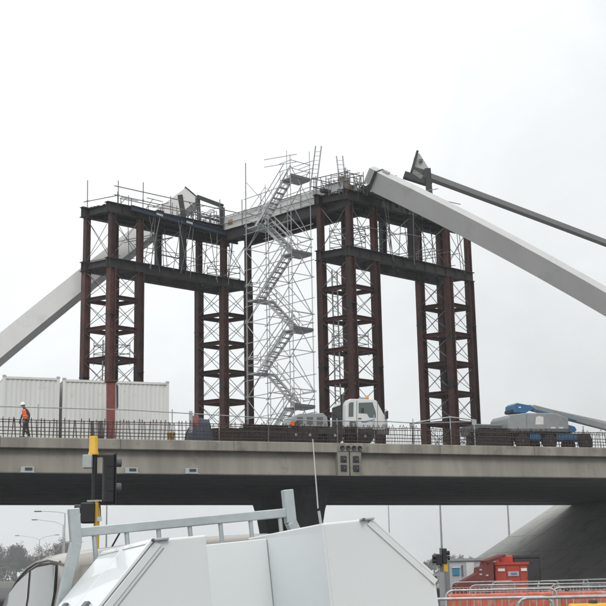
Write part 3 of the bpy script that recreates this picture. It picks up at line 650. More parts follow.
# brackets holding the ribs
bk = thing('rib_bracket', 'dark steel portal bracket at the left rib end', 'bracket', aK(215, 230, 76.5))
q = [aK(198, 197, 77.0), aK(199.5, 224, 77.0), aK(222, 206, 76.0), aK(222.5, 232, 76.0)]
MB().bar(q[0], q[2], 0.3, 0.28).build('top_bar', 'dsteel', bk)
MB().bar(q[0] - UP * 0.15, q[1], 0.26, 0.26, V((0, 1, 0))).build('leg', 'dsteel', bk)
MB().bar(q[2] - UP * 0.15, q[3], 0.36, 0.34, V((0, 1, 0))).build('leg', 'dsteel', bk)
MB().bar(aK(200, 216, 77.0), aK(221, 222, 76.0), 0.12, 0.14).build('rail_bar', 'dsteel', bk)
bk = thing('rib_prop', 'dark slanting prop plate leaning on the left rib', 'bracket', aK(184, 222, 75.8))
MB().bar(aK(180, 195, 75.7), aK(184.5, 222, 75.7), 0.34, 0.12, V((0, 1, 0))).build('prop', 'dsteel', bk)
for x0, y0, x1, y1 in ((186, 210, 194, 216), (188, 216, 197, 208), (190, 208, 193, 221), (183, 206, 190, 222)):
    MB().bar(aK(x0, y0, 75.9), aK(x1, y1, 75.9), 0.12, 0.1).build('strut', 'dgrey', bk)
bk = thing('rib_cradle', 'dark steel cradle under the upper end of the large right rib', 'bracket', aK(375, 200, 68.8))
for x0, y0, x1, y1, w_ in ((364, 190, 374, 182, .22), (362, 186, 372, 196, .2), (370, 196, 378, 186, .18), (384, 190, 388, 200, .2), (395, 197, 398, 207, .22), (405, 203, 409, 212, .22), (418, 209, 421, 219, .22), (358, 192, 384, 199, .25)):
    MB().bar(aK(x0, y0, 69.3), aK(x1, y1, 69.6), w_, w_).build('cradle_post', 'dsteel', bk)
# timber on the right frame head
tm = thing('timber_stack', 'brown timber sheets lying on the head of the right frame', 'timber', aK(340, 192, 69.2))
for k in range(5):
    a_, b_ = aK(331, 192 - k * 1.1, 69.8), aK(351, 190 - k * 1.3, 69.0); MB().bar(a_ + E1 * (k % 2) * .1, b_, 0.9, 0.06).build('board', 'ply' if k % 2 else 'timber', tm)
cr_ = thing('tool_crate', 'small brown crate standing on the timber of the right frame', 'crate', aK(344, 184, 69.6))
MB().box(aK(344, 182, 69.6), (0.42, 0.42, 0.36), (E1, E2, UP)).build('box', 'timber', cr_, bevel=0.02)
MB().box(aK(344, 178.3, 69.6), (0.48, 0.48, 0.05), (E1, E2, UP)).build('lid', 'ply', cr_)

# ------------------------------------------------------------------ things on the deck
def slab(name, m, px, t0, t1, parent, bevel=0.0):
    """side outline given as picture points on the plane t0, extruded across the bridge to t1"""
    p = [fpt(x, y, t0) for x, y in px]
    c = p[0]; poly = [((q - c).dot(BU), (q - c).z) for q in p]
    return MB().extr(poly, c, c + BN * (t1 - t0), BU, UP).build(name, m, parent, bevel=bevel, recalc=True)
# containers
def container(label, x_left, y_top, t0, L_):
    p = fpt(x_left, y_top, t0); s_ = sOf(p); zt = p.z; z0 = ZD + 0.42; W_ = 2.44
    root = thing('container', label, 'container', B(s_, t0, ZD), 'white site containers')
    pos = []; x = 0.14; n_ = int((L_ - 0.28) / 0.24); st_ = (L_ - 0.28) / n_
    for k in range(n_):
        pos += [(x, 0.05), (x + st_ * 0.25, 0.05), (x + st_ * 0.5, 0.075), (x + st_ * 0.75, 0.075)]; x += st_
    pos.append((x, 0.05))
    def wall(name, fn):
        vs = []; 
        for a, d in pos: vs += [fn(a, d, z0 + 0.14), fn(a, d, zt - 0.12)]
        MB().add(vs, [(2 * i, 2 * i + 2, 2 * i + 3, 2 * i + 1) for i in range(len(pos) - 1)]).build(name, 'cont', root)
    wall('front_wall', lambda a, d, z: B(s_ + a, t0 + d, z)); wall('back_wall', lambda a, d, z: B(s_ + a, t0 + W_ - d, z))
    for a in (0.05, L_ - 0.05): MB().box(B(s_ + a, t0 + W_ / 2, (z0 + zt) / 2), (0.04, W_ - 0.26, zt - z0 - 0.26), (BU, BN, UP)).build('end_wall', 'cont', root)
    for a in (0.08, L_ - 0.08):
        for b_ in (0.08, W_ - 0.08):
            MB().box(B(s_ + a, t0 + b_, (z0 + zt) / 2), (0.16, 0.16, zt - z0), (BU, BN, UP)).build('corner_post', 'cont', root, bevel=0.015)
            MB().box(B(s_ + a, t0 + b_, zt + 0.01), (0.18, 0.17, 0.13), (BU, BN, UP)).build('corner_casting', 'lgrey', root, bevel=0.01)
    for b_ in (0.055, W_ - 0.055):
        MB().box(B(s_ + L_ / 2, t0 + b_, zt - 0.065), (L_ - 0.3, 0.09, 0.12), (BU, BN, UP)).build('top_rail', 'cont', root)
        MB().box(B(s_ + L_ / 2, t0 + b_, z0 + 0.07), (L_ - 0.3, 0.1, 0.14), (BU, BN, UP)).build('bottom_rail', 'cont', root)
    MB().box(B(s_ + L_ / 2, t0 + W_ / 2, zt - 0.04), (L_ - 0.1, W_ - 0.22, 0.05), (BU, BN, UP)).build('roof', 'cont', root)
    MB().box(B(s_ + L_ / 2, t0 + W_ / 2, z0 + 0.12), (L_ - 0.1, W_ - 0.22, 0.08), (BU, BN, UP)).build('floor', 'dark', root)
    for a in (0.3, L_ - 0.3): MB().box(B(s_ + a, t0 + W_ / 2, ZD + 0.21), (0.25, W_, 0.42), (BU, BN, UP)).build('bearer', 'timber', root)
container('short white container directly behind the worker in orange', 3, 376, 3.8, 3.0)
container('long white container behind the rusty red post', 63, 379, 3.8, 5.85)
rp = thing('red_post', 'rusty red steel post standing in front of the containers', 'post', fpt(111, 437, 2.2))
slab('post', 'oxred', ((107.5, 381), (115, 381), (115, 438), (107.5, 438)), 2.2, 2.55, rp)
slab('cap_plate', 'oxide', ((106.5, 379.5), (118, 379.5), (118, 381.5), (106.5, 381.5)), 2.1, 2.65, rp)
slab('bracket', 'lgrey', ((115.3, 383), (118, 383), (118, 409), (115.3, 409)), 2.2, 2.4, rp)
slab('hook', 'dark', ((116.6, 384), (118.3, 386), (118.3, 407), (116.9, 408.5)), 2.1, 2.18, rp)
for x0, x1, lab in ((90.5, 95, 'dark upright panel left of its pair below the containers'), (97.5, 104, 'wider dark upright panel beside the red post')):
    pn = thing('upright_panel', lab, 'panel', fpt((x0 + x1) / 2, 437, 0.7))
    slab('sheet', 'dgrey', ((x0, 421), (x1 - 1, 420.5), (x1, 438), (x0, 438)), 0.7, 0.76, pn); slab('foot', 'dark', ((x0, 436), (x1, 436), (x1, 438.5), (x0, 438.5)), 0.55, 0.7, pn)
yb = thing('yellow_bucket', 'small yellow bucket on the deck beside the tarpaulin heap', 'bucket', fpt(171, 438, 0.8))
c = fpt(171, 436.5, 0.8); c.z = ZD
MB().lathe([(0.17, 0), (0.21, 0.42), (0.23, 0.43), (0.23, 0.47), (0.19, 0.47), (0.16, 0.1)], c, 14).build('bucket', 'yellow', yb); MB().path([c + BU * 0.22 + UP * .45, c + UP * .62, c - BU * 0.22 + UP * .45], 0.012).build('handle', 'dgrey', yb)
# heap under tarpaulin
def heap(name, m, x0, x1, y0, t0, dep, parent, sv):
    r_ = random.Random(sv); a, b_ = sOf(fpt(x0, 437, t0)), sOf(fpt(x1, 437, t0)); top = fpt(x0, y0, t0).z - ZD; nx, ny = 34, 16; vs = []
    for j in range(ny):
        for i in range(nx):
            u_, v_ = i / (nx - 1), j / (ny - 1); e = min(1, 6 * min(u_, 1 - u_)) ** 0.4 * min(1, 5 * min(v_, 1 - v_)) ** 0.4
            vs.append(B(a + (b_ - a) * u_, t0 + dep * v_, ZD + e * top * (0.76 + 0.13 * math.sin(u_ * 7 + sv + 2 * v_) + 0.06 * math.sin(u_ * 23 + v_ * 9) + r_.uniform(-.03, .03))))
    return MB().add(vs, [(j * nx + i, j * nx + i + 1, (j + 1) * nx + i + 1, (j + 1) * nx + i) for j in range(ny - 1) for i in range(nx - 1)], True).build(name, m, parent)
hp = thing('tarpaulin_heap', 'heap of gear under dark blue and red sheets on the deck', 'heap', fpt(200, 437, 0.8))
heap('blue_sheet', 'tarp', 189, 215, 415, 0.9, 1.2, hp, 3); heap('red_sheet', 'tarpr', 191, 206, 412.5, 1.0, 0.8, hp, 4)
slab('post', 'lgrey', ((189.5, 411), (192.5, 411), (192.5, 437), (189.5, 437)), 1.0, 1.1, hp)
# grey green engine cover / load left of the truck cab
def wheel(c, r, wd, parent, axis=None, name='wheel', tm='rubber', rm='lgrey'):
    ax = axis or BN
    w_ = MB().lathe([(r * 0.55, 0), (r * 0.9, 0), (r, wd * 0.18), (r, wd * 0.82), (r * 0.9, wd), (r * 0.55, wd)], c - ax * wd / 2, 20, ax, UP).build(name, tm, parent)
    MB().lathe([(r * 0.5, 0.03), (r * 0.56, 0.01), (r * 0.3, 0.06), (r * 0.15, 0.0), (0.02, 0.0)], c - ax * (wd / 2 + 0.005), 14, ax, UP).build('rim', rm, w_); return w_
tk = thing('crane_truck', 'white cabbed crane truck on the bridge in front of the right frame', 'truck', fpt(330, 438, 1.6))
T0, T1_ = 0.75, 2.95
slab('cab_body', 'cabw', ((345.6, 427.5), (346.0, 405), (347.5, 400.6), (350.5, 398.8), (373, 399.2), (376.5, 400.4), (383.6, 413.5), (387.6, 419.5), (388.2, 428), (386, 430), (360, 430), (358, 427.5)), T0, T1_, tk, 0.04)
slab('rear_side_window', 'winglass', ((348.8, 404), (350, 402.4), (353.6, 402.2), (353.4, 416.6), (348.6, 416.8)), T0 - 0.012, T0 + 0.03, tk)
slab('door_window', 'winglass', ((358.6, 402.8), (372.6, 402.3), (375.8, 412.5), (376, 417.8), (369.2, 417.6), (367, 413.6), (358.6, 413.3)), T0 - 0.012, T0 + 0.03, tk)
p0_, p1_ = fpt(377.3, 401.8, T0), fpt(386.2, 417.6, T0)
dd = (p1_ - p0_).normalized(); nn_ = V((-dd.z * BU.x, -dd.z * BU.y, dd.dot(BU)))
MB().add([p0_ + BN * 0.1 + nn_ * 0.03 + BU * 0.03, p1_ + BN * 0.1 + nn_ * 0.03 + BU * 0.03, p1_ + BN * 2.05 + nn_ * 0.03 + BU * 0.03, p0_ + BN * 2.05 + nn_ * 0.03 + BU * 0.03], [(0, 1, 2, 3)]).build('windscreen', 'winglass', tk)
dr = slab('door', 'cabw', ((357.0, 400.8), (374, 400.8), (377.5, 413), (377.5, 426.8), (357.0, 426.8)), T0 - 0.006, T0 + 0.004, tk)
slab('handle', 'dgrey', ((358.2, 417.8), (361.5, 417.8), (361.5, 418.8), (358.2, 418.8)), T0 - 0.04, T0 - 0.01, dr)
slab('side_stripe', 'decalb', ((361.5, 421.2), (373, 419.6), (373, 421.0), (365, 422.6), (361.5, 422.6)), T0 - 0.014, T0 - 0.006, tk)
slab('access_panel', 'dgrey', ((349.5, 421.5), (356, 421.5), (356, 427), (349.5, 427)), T0 - 0.014, T0 + 0.02, tk)
slab('panel_light', 'lamp', ((352.2, 423), (355.2, 423), (355.2, 426.5), (352.2, 426.5)), T0 - 0.03, T0 - 0.012, tk)
c = fpt(367, 399, T0 + 0.9); MB().lathe([(0.10, 0), (0.10, 0.06), (0.09, 0.16), (0.03, 0.2)], c, 12).build('beacon', 'amber', tk)
MB().box(c - BU * 0.28 + UP * 0.03, (0.3, 0.5, 0.06), (BU, BN, UP)).build('roof_vent', 'lgrey', tk)
for tt in (T0 - 0.22, T1_ + 0.22):
    m_ = slab('mirror', 'black', ((386.3, 411), (388.3, 411), (388.3, 418.6), (386.3, 418.6)), tt, tt + 0.16, tk); MB().path([fpt(384, 409, tt + .1), fpt(387.3, 410.5, tt + .1)], 0.015).build('arm', 'dgrey', m_)
for xs in ((356.6, 357.1), (377.3, 377.8)): slab('door_seam', 'dgrey', ((xs[0], 400.8), (xs[1], 400.8), (xs[1], 427), (xs[0], 427)), T0 - 0.009, T0 - 0.003, tk)
slab('headlight', 'lamp', ((382.5, 424), (387.3, 423.6), (387.6, 427), (382.5, 427.2)), T0 - 0.012, T0 + 0.05, tk)
slab('step', 'dark', ((360, 431), (370, 431), (370, 433), (360, 433)), T0 - 0.1, T0 + 0.1, tk)
slab('seat_back', 'dark', ((361, 408), (364, 408), (364, 413), (361, 413)), T0 - 0.016, T0 - 0.010, tk)
for k in range(4): slab('grille_slat', 'dgrey', ((340.3, 408 + k * 4.5), (345.3, 408 + k * 4.5), (345.3, 409.5 + k * 4.5), (340.3, 409.5 + k * 4.5)), T0 + 0.66, T0 + 0.7, tk)
MB().path([fpt(328, 418, T0 + .3), fpt(333, 414, T0 + .3), fpt(338, 418, T0 + .3), fpt(341, 425, T0 + .3)], 0.03).build('hose', 'rubber', tk)
slab('bumper', 'dgrey', ((377, 430.2), (389.3, 428.2), (389.3, 434), (377, 434)), T0 - 0.02, T1_ + 0.02, tk)
slab('chassis', 'dark', ((288, 429), (376, 428.5), (378, 434), (288, 434.5)), T0 + 0.35, T1_ - 0.35, tk)
slab('side_locker', 'dark', ((318, 428.2), (345, 428), (345, 433), (318, 433)), T0, T0 + 0.4, tk)
slab('mudguard', 'dark', ((357, 428.3), (372, 428.2), (374.5, 433), (355, 433)), T0 - 0.01, T0 + 0.4, tk)
slab('engine_cover', 'lgre', ((291, 427), (293, 417), (300, 413.5), (323, 413), (327.5, 417), (328, 427)), T0 + 0.2, T1_ - 0.2, tk, 0.03)
for x in (300, 310, 320): slab('vent_panel', 'dgrey', ((x - 3, 417), (x + 3, 416.8), (x + 3, 424), (x - 3, 424)), T0 + 0.18, T0 + 0.22, tk)
for x in (341.2, 343.6): slab('exhaust_stack', 'black', ((x, 394.5), (x + 1.6, 394.5), (x + 1.6, 429), (x, 429)), T0 + 0.5, T0 + 0.6, tk)
slab('grille', 'dark', ((340.4, 405), (345.2, 405), (345.2, 428), (340.4, 428)), T0 + 0.7, T1_ - 0.2, tk)
for x in (295, 309, 334, 364):
    p = fpt(x, 434, T0 + 0.2); p.z = ZD + 0.5; wheel(p, 0.5, 0.34, tk)
    p = p + BN * (T1_ - T0 - 0.4); wheel(p, 0.5, 0.34, tk)
hz = thing('hi_vis_jacket', 'small orange and green jackets slung on the truck load', 'jacket', fpt(295, 424, 0.8))
for x, m_ in ((292.5, 'orange'), (297.5, 'grass')):
    slab('cloth', m_, ((x - 2.2, 426), (x - 1.6, 421.5), (x, 420.5), (x + 1.8, 421.8), (x + 2.4, 426.2)), 0.62, 0.85, hz, 0.03)

# boom lift
bl = thing('boom_lift', 'grey and blue boom lift parked at the right with its boom lowered', 'boom lift', fpt(545, 442, 1.4))
T0, T1_ = 1.2, 3.4
slab('engine_hood', 'lgre', ((508.5, 430.5), (508.0, 418), (510.5, 414.5), (527, 412.8), (553, 413), (561, 415.2), (568.5, 418), (569, 430.5)), T0, T1_, bl, 0.06)
slab('hood_trim', 'dgrey', ((508, 428.6), (569.5, 428.6), (569.5, 431.8), (508, 431.8)), T0 - 0.03, T1_ + 0.03, bl)
for x in (526.5,): slab('panel_seam', 'dgrey', ((x, 414), (x + .4, 414), (x + .4, 428), (x, 428)), T0 - 0.006, T0, bl)
slab('warning_sticker', 'decal', ((536, 417), (539, 416), (543.5, 417), (543.5, 424.6), (535.5, 424.6)), T0 - 0.012, T0, bl)
for x0 in (551, 559): slab('sticker', 'decal', ((x0, 427), (x0 + 4.5, 427), (x0 + 4.5, 428.5), (x0, 428.5)), T0 - 0.036, T0 - 0.02, bl)
slab('boom_pivot', 'lblue', ((514, 412.5), (514.3, 405), (517, 402.8), (531, 405.5), (536, 409), (529, 411), (526, 413)), T0 + 0.5, T1_ - 0.6, bl, 0.03)
slab('pivot_pin', 'decal', ((519, 406.6), (521, 406.6), (521, 408), (519, 408)), T0 + 0.44, T0 + 0.5, bl)
slab('pivot_link', 'dark', ((511.8, 412), (512, 409.5), (514, 409), (514, 412.8)), T0 + 0.6, T1_ - 0.7, bl)
tb = (T0 + T1_) / 2
def boomseg(x0, y0, x1, y1, h, wd, m_, nm):
    return MB().bar(fpt(x0, y0, tb), fpt(x1, y1, tb), wd, h).build(nm, m_, bl, bevel=0.02)
b1 = boomseg(532, 408.0, 640, 436, 0.36, 0.36, 'lgre', 'lower_boom'); b2 = boomseg(528, 406.2, 612, 424.5, 0.18, 0.3, 'lgrey', 'upper_boom'); boomseg(600, 424, 720, 455, 0.3, 0.28, 'lgre', 'boom_extension')
boomseg(531, 409.6, 575, 421.2, 0.1, 0.40, 'lblue', 'boom_cylinder')
slab('basket_link', 'lblue', ((568, 424.5), (575, 426.5), (577, 430), (574.5, 432.5), (567.5, 431.8)), T0 + 0.3, T1_ - 0.3, bl, 0.03)
slab('turntable', 'dark', ((518, 431.5), (562, 431.5), (560, 433.6), (520, 433.6)), T0 + 0.3, T1_ - 0.3, bl)
slab('drive_chassis', 'dark', ((512, 433.2), (590, 433.4), (592, 439.5), (510, 439)), T0 + 0.35, T1_ - 0.35, bl)
slab('chassis_cover', 'lblue', ((530, 433.6), (540, 433.6), (541, 439.6), (530, 439.4)), T0 + 0.1, T0 + 0.4, bl, 0.02)
slab('chassis_cover', 'lblue', ((557, 433.0), (577, 434), (578, 440), (557, 440)), T0 + 0.1, T0 + 0.4, bl, 0.02)
for x in (522, 549, 585):
    p = fpt(x, 438, T0 + 0.2); p.z = ZD + 0.46; wheel(p, 0.46, 0.34, bl, rm='lblue' if x == 549 else 'dgrey'); wheel(p + BN * 1.9, 0.46, 0.34, bl, rm='dgrey')
tr = thing('flatbed_skip', 'low dark grey skip beside the boom lift on the bridge', 'skip', fpt(490, 442, 1.3))
slab('side', 'dgrey', ((474, 424.5), (509, 425.5), (507, 434), (475.5, 433.5)), 2.0, 2.06, tr); slab('back', 'dgrey', ((474, 424.5), (509, 425.5), (507, 434), (475.5, 433.5)), 3.9, 3.96, tr)
slab('end', 'dgrey', ((474, 424.5), (476, 424.5), (477.5, 433.5), (475.5, 433.5)), 2.06, 3.9, tr); slab('end', 'dgrey', ((507, 425.5), (509, 425.5), (507, 434), (505, 434)), 2.06, 3.9, tr)
slab('rim', 'lgre', ((473.5, 423.8), (509.5, 424.8), (509.5, 426), (473.5, 425)), 1.97, 2.09, tr); slab('floor', 'dark', ((475.5, 432.5), (507, 433), (507, 434), (475.5, 433.5)), 2.06, 3.9, tr)
for x in (481, 501): slab('skid', 'dark', ((x, 433), (x + 3, 433), (x + 3, 442), (x, 442)), 2.0, 3.9, tr)

# worker walking on the bridge edge
def person(base, hgt):
    root = thing('person', 'worker in orange vest and white helmet walking along the bridge edge', 'person', base)
    X, Y, Z = BU, BN, UP; k = hgt / 1.78
    P = lambda a, b_, c_: base + X * (a * k) + Y * (b_ * k) + Z * (c_ * k)
    J = {'pel': (0, 0, .94, .145), 'wai': (-.02, 0, 1.10, .135), 'che': (-.05, 0, 1.33, .165), 'nkb': (-.09, 0, 1.47, .085), 'nk': (-.13, 0, 1.54, .06), 'hd': (-.18, 0, 1.63, .085), 'ht': (-.19, 0, 1.70, .085),
         'lh': (-.02, -.10, .88, .105), 'lk': (-.13, -.11, .49, .07), 'la': (-.15, -.11, .10, .05), 'lt': (-.29, -.12, .05, .042),
         'rh': (.02, .10, .88, .105), 'rk': (.08, .11, .48, .07), 'ra': (.20, .11, .11, .05), 'rt': (.07, .12, .04, .042),
         'ls': (-.04, -.20, 1.41, .072), 'le': (.10, -.27, 1.16, .052), 'lw': (.08, -.26, .93, .036),
         'rs': (-.08, .20, 1.41, .072), 're': (-.20, .26, 1.15, .052), 'rw': (-.28, .22, .93, .036)}
    E_ = [('pel', 'wai'), ('wai', 'che'), ('che', 'nkb'), ('nkb', 'nk'), ('nk', 'hd'), ('hd', 'ht'), ('pel', 'lh'), ('lh', 'lk'), ('lk', 'la'), ('la', 'lt'), ('pel', 'rh'), ('rh', 'rk'), ('rk', 'ra'), ('ra', 'rt'),
          ('che', 'ls'), ('ls', 'le'), ('le', 'lw'), ('che', 'rs'), ('rs', 're'), ('re', 'rw')]
    names = list(J)
    for s_, wst in (('l', 'lw'), ('r', 'rw')):              # palm and five fingers from each wrist
        a, b_, c_, _ = J[wst]; J[s_ + 'p'] = (a - .015, b_, c_ - .07, .03); E_.append((wst, s_ + 'p'))
        for q, (dx, ln) in enumerate(((-.035, .06), (-.015, .085), (.005, .092), (.025, .082))):
            J[s_ + 'f%d' % q] = (a - .015 + dx, b_, c_ - .09 - ln * .5, .009); J[s_ + 'g%d' % q] = (a - .03 + dx, b_ + .01, c_ - .09 - ln, .008); E_ += [(s_ + 'p', s_ + 'f%d' % q), (s_ + 'f%d' % q, s_ + 'g%d' % q)]
        J[s_ + 't'] = (a - .06, b_ + .01, c_ - .08, .010); E_.append((wst, s_ + 't'))
    names = list(J); me = bpy.data.meshes.new('body')
    me.from_pydata([tuple(P(*J[n_][:3]) - base) for n_ in names], [(names.index(a), names.index(b_)) for a, b_ in E_], [])
    me.materials.append(MT['navy']); me.materials.append(MT['skin'])
    ob = bpy.data.objects.new('body', me); COL.objects.link(ob); ob.parent = root
    sk = ob.modifiers.new('skin', 'SKIN'); sk.use_smooth_shade = True
    for i, n_ in enumerate(names):
        r0 = J[n_][3] * k; me.skin_vertices[0].data[i].radius = (r0, r0)
    me.skin_vertices[0].data[0].use_root = True
    sb = ob.modifiers.new('sub', 'SUBSURF'); sb.levels = 1; sb.render_levels = 2
    # vest: a shell round the chest, open at neck and arms
    vs = []; seg = 14
    for c_, rx, ry, ox in ((0.98, .165, .215, 0.0), (1.15, .160, .21, -.03), (1.32, .185, .225, -.055), (1.42, .17, .20, -.075), (1.475, .11, .12, -.09)):
        for i in range(seg):
            a = 2 * math.pi * i / seg; vs.append(P(ox + rx * math.cos(a), ry * math.sin(a), c_))
    MB().add(vs, [(j * seg + i, j * seg + (i + 1) % seg, (j + 1) * seg + (i + 1) % seg, (j + 1) * seg + i) for j in range(4) for i in range(seg)], True).build('vest', 'orange', root)
    for zz in (1.12, 1.26):
        vs = [P(-.035 + .172 * math.cos(2 * math.pi * i / seg) * (1.1 if zz > 1.2 else 1), .222 * math.sin(2 * math.pi * i / seg), zz + d_) for d_ in (0, .035) for i in range(seg)]
        MB().add(vs, [(i, (i + 1) % seg, seg + (i + 1) % seg, seg + i) for i in range(seg)], True).build('reflective_band', 'lgrey', root)
    # head, face and helmet
    hc = P(-.19, 0, 1.655); vs = []
    for j in range(9):
        th = math.pi * j / 8
        for i in range(12):
            a = 2 * math.pi * i / 12; rr = math.sin(th); v = V((math.cos(a) * rr * .098, math.sin(a) * rr * .078, math.cos(th) * .118))
            if v.x < 0 and -.05 < v.z < .02 and abs(v.y) < .025: v.x -= .022
            if v.z < -.06: v.x -= .012
            vs.append(hc + X * v.x * k + Y * v.y * k + Z * v.z * k)
    hd_ = MB().add(vs, [(j * 12 + i, j * 12 + (i + 1) % 12, (j + 1) * 12 + (i + 1) % 12, (j + 1) * 12 + i) for j in range(8) for i in range(12)], True).build('head', 'skin', root)
    for sg in (-1, 1):
        MB().box(hc + X * (-.092 * k) + Y * (sg * .03 * k) + Z * .012, (.01, .022, .012), (X, Y, Z)).build('eye', 'black', hd_)
        MB().box(hc + X * (.01 * k) + Y * (sg * .08 * k), (.04, .016, .06), (X, Y, Z)).build('ear', 'skin', hd_)
    MB().box(hc + X * (-.098 * k) - Z * .055, (.012, .04, .012), (X, Y, Z)).build('mouth', 'redd', hd_)
    ha = (Z - X * 0.2).normalized()
    MB().lathe([(.155, 0.0), (.15, .012), (.128, .02), (.125, .06), (.10, .115), (.05, .145), (0.01, .15)], hc + Z * .03 - X * .01, 16, ha, Y).build('helmet', 'helmet', root)
    for s_, (a, b_, c_) in (('l', (-.20, -.115, .0)), ('r', (.13, .115, .0))):
        MB().box(P(a, b_, .055), (.29 * k, .105, .11), (X, Y, Z)).build('boot', 'black', root, bevel=0.03)
    return root
wp = fpt(26, 437, 0.62); wp.z = ZD
person(V((wp.x, wp.y, ZD)), 1.80)

# ------------------------------------------------------------------ traffic signals
def vpole(mb, px, y0, y1, Y, r, seg=12):
    a, b_ = atY(px, y0, Y), atY(px, y1, Y); return mb.tube(V((b_.x, b_.y, b_.z)), V((b_.x, b_.y, a.z)), r, seg)
SY = 27.0; PXM = SY / F606 * 1.0
ts_ = thing('traffic_signal', 'black traffic signal with yellow capped post in front of the bridge', 'traffic signal', (atY(96, 560, SY).x, SY, 0))
base = atY(96.3, 540, SY); bx0, by0 = base.x, SY
MB().tube((bx0, by0, 0), (bx0, by0, atY(96, 500, SY).z), 0.062, 14).build('post', 'yellow', ts_)
MB().tube((bx0, by0, 0), (bx0, by0, 0.04), 0.16, 14).build('base_flange', 'dgrey', ts_)
zu = atY(96, 501, SY).z; zc = atY(94, 455, SY).z; ux = atY(94.4, 478, SY).x
MB().tube((ux, by0, zu - 0.05), (ux, by0, zc), 0.056, 14).build('upper_post', 'black', ts_)
MB().box((ux + 0.02, by0, zu), (0.32, 0.14, 0.035)).build('bracket', 'lgrey', ts_)
yc = atY(93.6, 446, SY); zt_ = atY(93.6, 436, SY).z
MB().lathe([(0.115, 0), (0.115, 0.05), (0.098, 0.07), (0.092, zt_ - zc - 0.025), (0.082, zt_ - zc - 0.006), (0.03, zt_ - zc)], (yc.x, by0, zc - 0.0), 18).build('cap_lamp', 'yellow', ts_)
gb = MB().box(atY(87.7, 461.5, SY - 0.12), (0.2, 0.16, 0.29)).build('junction_box', 'lgrey', ts_, bevel=0.012)
MB().box(atY(87.7, 461.5, SY - 0.205), (0.16, 0.012, 0.25)).build('lid', 'lgrey', gb)
# main head: body seen from behind at an angle, visors pointing right
hx0, hx1 = atY(103.5, 480, SY), atY(114.5, 480, SY); hz1, hz0 = atY(109, 453, SY).z, atY(109, 505, SY).z
hd = V(((hx0.x + hx1.x) / 2, by0 - 0.05, (hz0 + hz1) / 2))
h_ax = (V((math.cos(.35), math.sin(.35), 0)), V((-math.sin(.35), math.cos(.35), 0)), UP)
hh = MB().box(hd, (0.24, 0.28, hz1 - hz0 - 0.04), h_ax).build('signal_head', 'black', ts_, bevel=0.045)
MB().box(hd + h_ax[0] * 0.125, (0.02, 0.36, hz1 - hz0), h_ax).build('backboard', 'black', hh, bevel=0.008)
for py in (462.5, 487.5):
    zz = atY(117, py, SY).z; vv = MB().lathe([(0.095, 0), (0.098, 0.13), (0.09, 0.13), (0.085, 0.0)], V((hd.x, hd.y, zz)) + h_ax[0] * 0.135, 16, h_ax[0], UP).build('visor', 'dgrey', hh)
    MB().lathe([(0.098, 0.0), (0.08, 0.02), (0.02, 0.03)], V((hd.x, hd.y, zz)) + h_ax[0] * 0.137, 14, h_ax[0], UP).build('lens', 'glass', hh)
for py in (456, 502):
    zz = atY(109, py, SY).z; MB().bar((ux, by0, zz), (hd.x, hd.y, zz), 0.05, 0.05).build('mounting_arm', 'black', ts_)
for py in (462, 474, 486): MB().box(V((hd.x, hd.y, atY(109, py, SY).z)) - h_ax[1] * 0.144, (0.16, 0.012, 0.22), h_ax).build('back_door', 'black', hh)
# lower pedestrian head
lh = MB().box(atY(88.2, 513, SY - 0.05), (0.30, 0.24, 0.44)).build('pedestrian_head', 'black', ts_, bevel=0.03)
MB().box(atY(94, 516, SY + 0.02), (0.10, 0.06, 0.10)).build('mounting_arm', 'black', ts_)
MB().lathe([(0.09, 0), (0.10, 0.14), (0.09, 0.14)], atY(81.5, 509, SY - 0.05), 12, V((-1, 0, 0)), UP).build('visor', 'black', lh)
MB().path([atY(x, y, SY - 0.08) for x, y in ((99.5, 501), (100.3, 508), (100.5, 515), (99.5, 519.5), (97.5, 521))], 0.012, 6).build('cable', 'black', ts_)
# far right signal
SY2 = 42.0
t2 = thing('traffic_signal', 'small traffic signal on a grey post by the orange barriers', 'traffic signal', (atY(443, 590, SY2).x, SY2, 0))
px_ = atY(442.5, 590, SY2).x
MB().tube((px_, SY2, 0), (px_, SY2, atY(442, 572, SY2).z), 0.10, 12).build('post', 'lgre', t2); MB().tube((px_, SY2, atY(442, 572, SY2).z), (px_, SY2, atY(442, 548, SY2).z), 0.05, 10).build('upper_post', 'dgrey', t2)
h1 = MB().box(atY(439, 559.5, SY2), (0.2, 0.25, 0.36)).build('signal_head', 'black', t2, bevel=0.03); h2 = MB().box(atY(444.6, 556, SY2), (0.14, 0.25, 0.5)).build('signal_head', 'black', t2, bevel=0.03)
MB().box(atY(445.5, 565, SY2), (0.13, 0.16, 0.42)).build('yellow_panel', 'yellow', t2)
for h_, x, y in ((h1, 436, 557), (h1, 436, 561), (h2, 446, 553), (h2, 446, 558)): MB().lathe([(0.07, 0), (0.075, 0.12), (0.065, 0.12)], atY(x, y, SY2), 10, V((-1 if x < 440 else 1, 0, 0)), UP).build('visor', 'black', h_)

